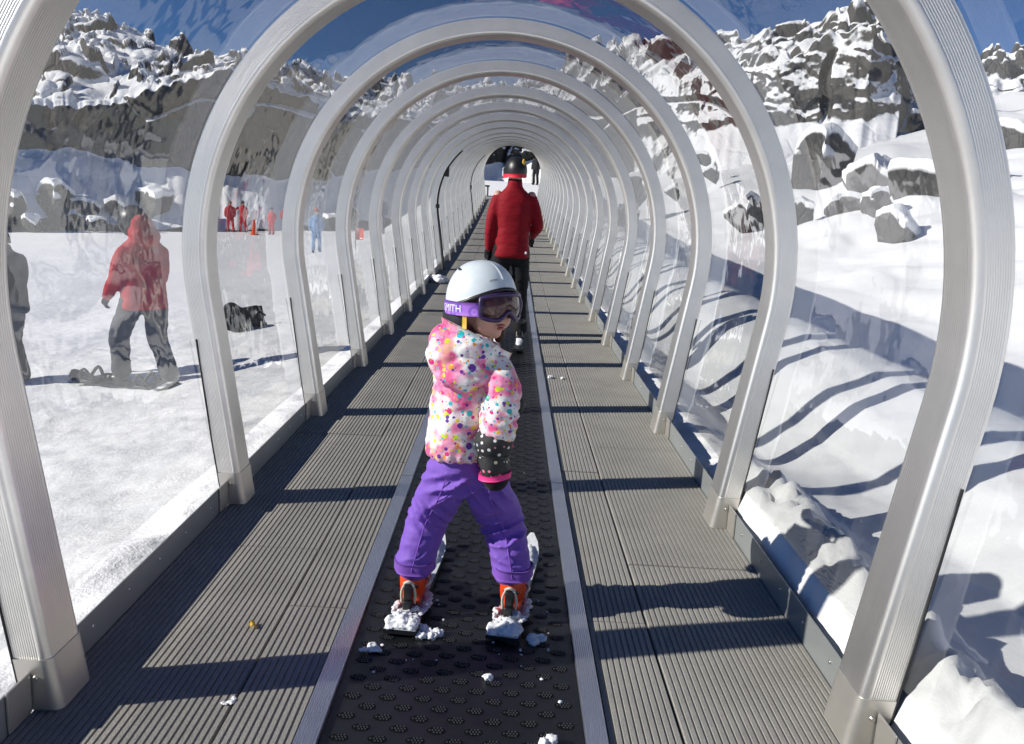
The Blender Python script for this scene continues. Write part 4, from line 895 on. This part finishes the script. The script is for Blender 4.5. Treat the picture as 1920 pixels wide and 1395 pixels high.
    if head == 'helmet':
        fr = lambda P: np.asarray(P, float)@np.stack([np.cross(fyh, uph), fyh, uph], 0)+j['head']
        fyh = np.array(J.get('look', fy), float); fyh /= np.linalg.norm(fyh); uph = np.array((0, 0, 1.)); uph = uph-fyh*np.dot(uph, fyh); uph /= np.linalg.norm(uph)
        (V, F), rim, hp = helmet_shell(fr, .102*k, .122*k, .132*k, .045*k, -.02*k, -.045*k, .01*k, .010*k, 2.3); h = obj('helmet', V, F, helmet_mat or M['black'], root)
        V, F = tube(rim, .006*k, 6, closed=True); obj('helmet_edge', V, F, M['black'], h)
        if near: return root, j, fr, k
        gpt = goggle_pt(.118*k, R(50), -.03*k, .035*k, .018*k); V, F = thick_patch(gpt, 21, 7, .006*k); obj('goggles', fr(V), F, M['lens'], root)
    return root, j, None, k
STAND = dict(hipL=(-.09, 0, .88), hipR=(.09, 0, .88), kneeL=(-.11, .05, .48), kneeR=(.11, .05, .48), ankL=(-.12, 0, .13), ankR=(.12, 0, .13), toeL=(-.13, .17, .05), toeR=(.13, .17, .05), shL=(-.19, -.01, 1.36), shR=(.19, -.01, 1.36), elL=(-.26, -.03, 1.09), elR=(.26, -.03, 1.09), wrL=(-.25, .08, .86), wrR=(.25, .08, .86), neck=(0, -.01, 1.42), head=(0, .02, 1.57))
def pose(**kw): d = dict(STAND); d.update(kw); return d

# woman ahead on the belt
J = pose(shL=(-.150, -.01, 1.365), shR=(.158, .0, 1.37), elL=(-.205, -.03, 1.08), elR=(.232, -.01, 1.10), wrL=(-.215, .01, .87), wrR=(.19, .15, 1.0), look=(-.42, 1, -.03), kneeL=(-.10, .05, .48), ankL=(-.10, 0, .13), kneeR=(.10, .05, .48), ankR=(.115, -.02, .13), toeR=(.12, .17, .05), toeL=(-.10, .17, .05))
zA = float(prof(7.35))
ad, j, fr, k = make_person('adult in dark red jacket and black trousers riding the belt ahead of the child', (.085, 7.35, zA+.0), R(0), J, dict(jacket=M['red'], trousers=M['blackcloth'], boot=M['black']), 1.60, .016, near=True, seed=5, bulk=.86, slv=(.066, .066, .059, .054, .044))
V, F = arc_band(fr, .107*k, .126*k, R(148), R(312), -.052*k, -.018*k, .004, 40); sp = obj('goggle_strap', V, F, M['redstrap'], ad)
gpt = goggle_pt(.134*k, R(50), -.04*k, .045*k, .022*k); V, F = thick_patch(gpt, 21, 7, .006*k); go = obj('goggles', fr(V), F, M['lens'], ad); lp = [gpt(i/20, 0, .001) for i in range(20)]+[gpt(1-i/20, 1, .001) for i in range(20)]; V, F = tube(fr(lp), .009*k, 8, closed=True); obj('goggle_frame', V, F, M['white'], go)
V, F = ell((.030, -.100, .082), (.014, .008, .030)); obj('yellow_badge', fr(V), F, M['yellow'], ad)
V, F, N = fuse([tube([j['neck']+(0, 0, -.03), j['neck']+(0, .01, .04), j['head']+(0, .02, -.06)], [.072*k, .070*k, .066*k], 16)], .012, 2); obj('neck_gaiter', V, F, M['blackcloth'], ad)
V, F = ell((.125, -.128, .80), (.010, .004, .013)); obj('white_badge', V, F, M['whiteprint'], ad)
V, F = tube([(-.225, .03, .86), (-.205, .02, .70), (-.19, .0, .45), (-.185, -.06, .04)], [.013, .009, .007, .006], 8, 3)
p = obj('ski_pole', V, F, M['brown'], loc=(.085, 7.35, zA)); tag(p, 'thin brown ski pole held at the left side of the adult in red', 'ski pole')
for sx, lab in ((-.10, 'dark adult ski under the left boot of the person in red'), (.115, 'dark adult ski with pale snowy tail under the right boot of the person in red')):
    s = ski('ski', lab, (.085+sx*.95, 7.35-.03, zA+.004), R(1.5 if sx > 0 else -1), 1.5, .075, .52, .3, scale=1.15, group='long skis worn by the adult in red', top='skib')
    V, F = snowy([[(0, -.10, .040), (.004, -.2, .036), (0, -.34, .030)]], [[.022, .026, .018]], (1.2, .6), 91, .010, .01); obj('packed_snow', V, F, M['clump'], s)

# people outside, seen through the sheets
def gz(x, y): return float(ground(np.array([x]), np.array([y]))[0])
J = pose(hipL=(-.10, .03, .84), hipR=(.10, -.03, .84), kneeL=(-.13, .20, .48), ankL=(-.12, .20, .13), toeL=(-.14, .42, .05), kneeR=(.12, -.02, .46), ankR=(.13, -.16, .12), toeR=(.16, .02, .04), shL=(-.175, .03, 1.31), shR=(.175, -.03, 1.31), elL=(-.215, .10, 1.06), wrL=(-.20, .25, .86), elR=(.22, .02, 1.05), wrR=(.22, .16, .84), head=(-.0, .07, 1.53), neck=(0, .0, 1.40))
sb, j, _, k = make_person('snowboarder in hooded coral jacket and charcoal trousers standing with one foot on a board', (-2.96, 6.9, gz(-2.96, 6.9)-.02), R(62), J, dict(jacket=M['coral'], trousers=M['greytr'], boot=M['black']), 1.50, .016, head='hood', hooded=True, near=False, bulk=1.12, seed=9, rumple=True)
V, F, N = fuse([ell(j['head']+np.array((0, .035, .025)), (.115, .135, .135))], .014, 2); obj('helmet', V, F, M['black'], sb)
def board(label, loc, rz, tilt=(0, 0), length=1.4, width=.26, mat='ink', group=None):
    root = thing('snowboard', label, 'snowboard', loc, rz, group); n = 30; rows = []
    for i in range(n):
        t = i/(n-1)*2-1; x = t*length/2; wv = width/2*(.93+.09*t*t)*(math.sqrt(max(.02, 1-max(0, (abs(t)-.80)/.2)**2)));
        z = .012+.07*max(0, (abs(t)-.8)/.2)**1.7; rows.append([(x, -wv, z-.006), (x, wv, z-.006), (x, wv, z+.006), (x, -wv, z+.006)])
    V = np.array(rows).reshape(-1, 3); F = grid_faces(n, 4, wrap_v=True).tolist(); F.append([0, 1, 2, 3]); m = len(V); F.append([m-1, m-2, m-3, m-4]); obj('board_deck', V, F, M[mat], root, smooth=False)
    for bx in (-.26, .26):
        V, F = cat([rbox(bx-.06, bx+.06, -.13, .13, .018, .04, .005), tube([(bx-.06, -.10, .04), (bx-.05, -.14, .09), (bx, -.15, .14), (bx+.05, -.14, .09), (bx+.06, -.10, .04)], .012, 8, 4), tube([(bx-.07, 0, .04), (bx, 0.02, .13), (bx+.07, 0, .04)], .014, 8, 4)])
        obj('binding', V, F, M['black'], root)
    root.rotation_euler = (tilt[0], tilt[1], rz); return root
board('dark snowboard lying flat under the feet of the rider in coral', (-3.12, 6.82, gz(-3.12, 6.82)+.012), R(-14), length=1.0, mat='ink')
board('black snowboard standing on edge on the snow, no rider near it', (-3.13, 9.75, gz(-3.13, 9.75)+.08), R(25), (R(62), R(-8)), .62, .3, 'ink')
V, F, N = fuse([ell((0, 0, .14), (.19, .12, .15)), ell((.02, -.09, .10), (.13, .06, .09)), ell((-.04, .02, .26), (.08, .07, .07))], .014, 2); V = wrinkle(V, N, .012, (14, 14, 20), 31)
rs = thing('rucksack', 'black rucksack slumped against the lone snowboard on the snow', 'rucksack', (-3.10, 9.6, gz(-3.10, 9.6)-.02)); obj('bag', V, F, M['blackcloth'], rs)
for s in (-1, 1): V, F = tube([(s*.06, -.06, .30), (s*.10, -.17, .22), (s*.09, -.17, .08)], .012, 8, 4, flat=(1.6, .6)); obj('strap', V, F, M['greytr'], rs)
J = pose(neck=(.12, .10, 1.36), head=(.22, .22, 1.46), shL=(-.10, .12, 1.28), shR=(.26, .02, 1.30), hipL=(-.10, -.04, .86), hipR=(.10, -.04, .86), kneeR=(.10, .0, .47), ankR=(.10, -.08, .1), kneeL=(-.14, .1, .47), ankL=(-.16, .0, .1), elL=(-.2, .25, 1.02), wrL=(-.12, .35, .8), elR=(.32, .2, 1.04), wrR=(.25, .36, .85))
make_person('person in slate grey jacket and paler trousers bending at the left photo edge', (-4.17, 6.9, gz(-4.17, 6.9)-.02), R(70), J, dict(jacket=M['greyj'], trousers=M['greyl'], boot=M['greytr']), 1.40, .018, head='helmet', bulk=1.35, seed=12, rumple=True)
WALK = pose(kneeL=(-.13, .14, .48), ankL=(-.16, .26, .13), toeL=(-.18, .42, .05), kneeR=(.10, .0, .47), ankR=(.13, -.20, .14), toeR=(.14, -.02, .05))
POINT = pose(elR=(.42, .05, 1.2), wrR=(.62, .16, 1.02), kneeL=(-.14, .04, .48), ankL=(-.22, 0, .13), toeL=(-.24, .15, .05), ankR=(.16, 0, .13))
def far(label, x, y, rz, J, mats, h, grp=None, hm=None):
    make_person(label, (x, y, gz(x, y)-.02), rz, J, dict(zip(('jacket', 'trousers', 'boot'), mats)), h, .034, group=grp, helmet_mat=hm, gl=False)
RS = (M['redsuit'], M['redsuit'], M['black'])
far('red-suited skier with dark helmet striding at the left of the far pair', -14.3, 43, R(200), WALK, RS, 1.6)
far('red-suited skier with grey helmet and one arm out, right of the far pair', -13.65, 43, R(170), POINT, RS, 1.6, None, M['greyl'])
far('small skier in dull red suit near the orange cone behind the third hoop', -11.75, 41.5, R(160), STAND, RS, 1.35, None, M['greyl'])
far('skier in dull red standing half behind the third hoop on the left', -11.2, 42, R(200), WALK, RS, 1.5)
far('skier in pale blue suit standing between the third and fourth hoops', -5.6, 24.5, R(190), STAND, (M['bluec'], M['bluec'], M['black']), 1.3, None, M['redsuit'])
far('person in navy clothes glimpsed between the fifth and sixth hoops', -4.6, 30, R(180), STAND, (M['navy'], M['navy'], M['black']), 1.45)
far('person in dark coat far off in front of the boulders at the left edge', -25.4, 43, R(180), STAND, (M['greytr'], M['greytr'], M['black']), 1.3)
far('person in blue hat and dark coat far off before the left boulders', -24.3, 43.5, R(150), WALK, (M['navy'], M['greyl'], M['black']), 1.35, None, M['bluec'])
far('person in grey coat far off just left of the snowboarder', -22.6, 44, R(210), WALK, (M['greyl'], M['greytr'], M['black']), 1.3)
x, y = 1.12, 41; make_person('person in black standing at the far mouth of the tunnel', (x, y, gz(x, y)), R(150), STAND, dict(jacket=M['blackcloth'], trousers=M['blackcloth'], boot=M['black']), 1.5, .03, gl=False)

# ------------------------------------------------------------------ small things
V, F = cat([loft([np.column_stack([r*np.cos(np.linspace(0, 2*np.pi, 16, endpoint=False)), r*np.sin(np.linspace(0, 2*np.pi, 16, endpoint=False)), np.full(16, z)]) for r, z in ((.16, 0), (.16, .03), (.11, .031), (.03, .5), (.01, .51))])])
o = obj('marker_cone', V, F, M['orange'], loc=(-12.25, 40.3, gz(-12.25, 40.3))); tag(o, 'orange marker cone on the snow beside the small red skier', 'cone'); o.scale = (1.4, 1.4, 1.4)
fl = thing('marker_flag', 'small orange flag on a thin stake between the fourth and fifth hoops', 'flag', (-4.0, 22, gz(-4.0, 22)))
V, F = tube([(0, 0, -.05), (0, 0, .62)], .012, 8, 1); obj('stake', V, F, M['greyl'], fl)
def fp(u, v, o): return (.22*u, .03*math.sin(u*5)+o, .30+.30*v)
V, F = thick_patch(fp, 9, 5, .004); obj('flag', V, F, M['orange'], fl)
# black cable and switch boxes on one hoop
def cable(k, label, boxes, thick):
    y = Y1+k*SP; z = float(prof(y)); P = hoop_path(.098); idx = [i for i in range(len(P)) if P[i, 0] < -.1 and P[i, 1] < 1.85][::2]
    t = thing('cable', label, 'cable', (0, y-.005, z)); V, F = tube([(P[i, 0], 0, P[i, 1]+.01) for i in idx], thick, 8, 2); obj('wire', V, F, M['black'], t)
    for bi, w_, h_ in boxes:
        q = P[idx[min(len(idx)-1, bi)]]; V, F = rbox(-.03, .03, -.03, .03, -h_, h_, .006); V[:, 0] += q[0]; V[:, 2] += q[1]; obj('switch_box', V, F, M['black'], t)
cable(8, 'black cable with switch boxes taped up the inside of one hoop on the left', ((6, .05, .03), (11, .05, .11)), .016)
cable(15, 'thinner black cable up a hoop near the far end on the left', ((6, .05, .05),), .012)
V, F = rbox(-.004, .004, -.10, .10, -.09, .09, .002); o = obj('notice', V, F, M['ink'], loc=(-1.13, Y1+12.4*SP, float(prof(Y1+12.4*SP))+1.12)); tag(o, 'small dark notice stuck to the clear wall on the left far down the tunnel', 'notice')
V, F = cat([rbox(-.004, -.0045+.011, -.06, .06, -.03, .05, .001)]); obj('notice_print', V, F, M['redstrap'], o)
bn = thing('bench', 'dark low bench at the far left mouth of the tunnel', 'bench', (-1.25, 34.4, float(prof(34.4))))
for nm, bx, mt in (('seat', (-.5, .35, -.2, .2, .36, .42), 'ink'), ('leg', (-.46, -.40, -.16, .16, -.05, .36), 'greyl'), ('leg', (.25, .31, -.16, .16, -.05, .36), 'greyl')): V, F = rbox(*bx, .008); obj(nm, V, F, M[mt], bn)
def leaf(u, v, o): return ((u-.5)*.034*(1-abs(v-.5)*1.3), (v-.5)*.030, .004+.010*math.sin(u*3+v*2)+o)
V, F = thick_patch(leaf, 6, 6, .0012); o = obj('scrap', V, F, M['yellow'], loc=(-.62, 2.236, .0)); tag(o, 'tiny yellow scrap lying on the left walkway panels', 'scrap')
CG = 'loose snow crumbs on the belt and walkway'
def lump(name, label, x, y, r, seed, grp=None, n=1, sq=.7):
    rnd = random.Random(seed); parts = []
    for i in range(n): parts.append(ell(((rnd.random()-.5)*r*2.6*(i > 0), (rnd.random()-.5)*r*2.6*(i > 0), r*.4), (r*rnd.uniform(.6, 1), r*rnd.uniform(.5, .9), r*sq*rnd.uniform(.6, 1)), nu=14, nv=10))
    V, F, N = fuse(parts, max(.0025, r*.16), 1); V += N*(r*.45*fbm(V[:, 0]/r*2.6+seed, V[:, 1]/r*2.6, V[:, 2]/r*2.6, o=4, s=seed))[:, None]
    o = obj(name, V, F, M['clump'], loc=(x, y, float(prof(y))-.003)); return tag(o, label, 'snow clump', grp)
lump('snow_clump', 'double snow clump alone on the near belt behind the skis', .075, 2.02, .016, 1, n=2)
lump('snow_clump', 'snow clump at the very bottom edge on the right of the belt', .215, 1.745, .024, 2, n=2)
lump('snow_clump', 'crumbly snow clump beside the tail of the left child ski', -.105, 2.245, .019, 3, n=6)
lump('snow_clump', 'ragged snow clump beside the tail of the right child ski', .205, 2.225, .018, 4, n=5)
lump('snow_clump', 'flattened snow clump left of the left ski tail', -.26, 2.155, .017, 5, n=6, sq=.3)
lump('snow_clump', 'glassy heap of snow at the foot of a left hoop by the cable', -.93, 11.4, .10, 6, n=5)
lump('snow_clump', 'snow clump on the right metal strip far ahead', .42, 5.95, .022, 7, n=2)
lump('snow_clump', 'small snow clump just right of the one on the strip', .50, 5.93, .020, 8, n=1)
lump('snow_clump', 'grey ice fleck across the seam of the left walkway', -.56, 1.86, .013, 9, n=3, sq=.15)
rnd = random.Random(4); base = None
for i in range(46):
    if i < 30: x, y = rnd.gauss(-.17 if i % 2 else .16, .075), rnd.uniform(2.08, 2.5)
    else: x, y = rnd.uniform(-.29, .29), rnd.uniform(1.75, 4.2)
    if abs(x) > .3: continue
    if base is None: base = o = lump('snow_crumb', 'tiny white snow crumb scattered on the black belt', x, y, .008, 30, CG)
    else: o = base.copy(); C.objects.link(o)
    s = rnd.uniform(.35, 1.1); o.location = (x, y, float(prof(y))-.004); o.scale = (s*rnd.uniform(.8, 1.5), s, s*.8); o.rotation_euler = (0, 0, rnd.random()*6)
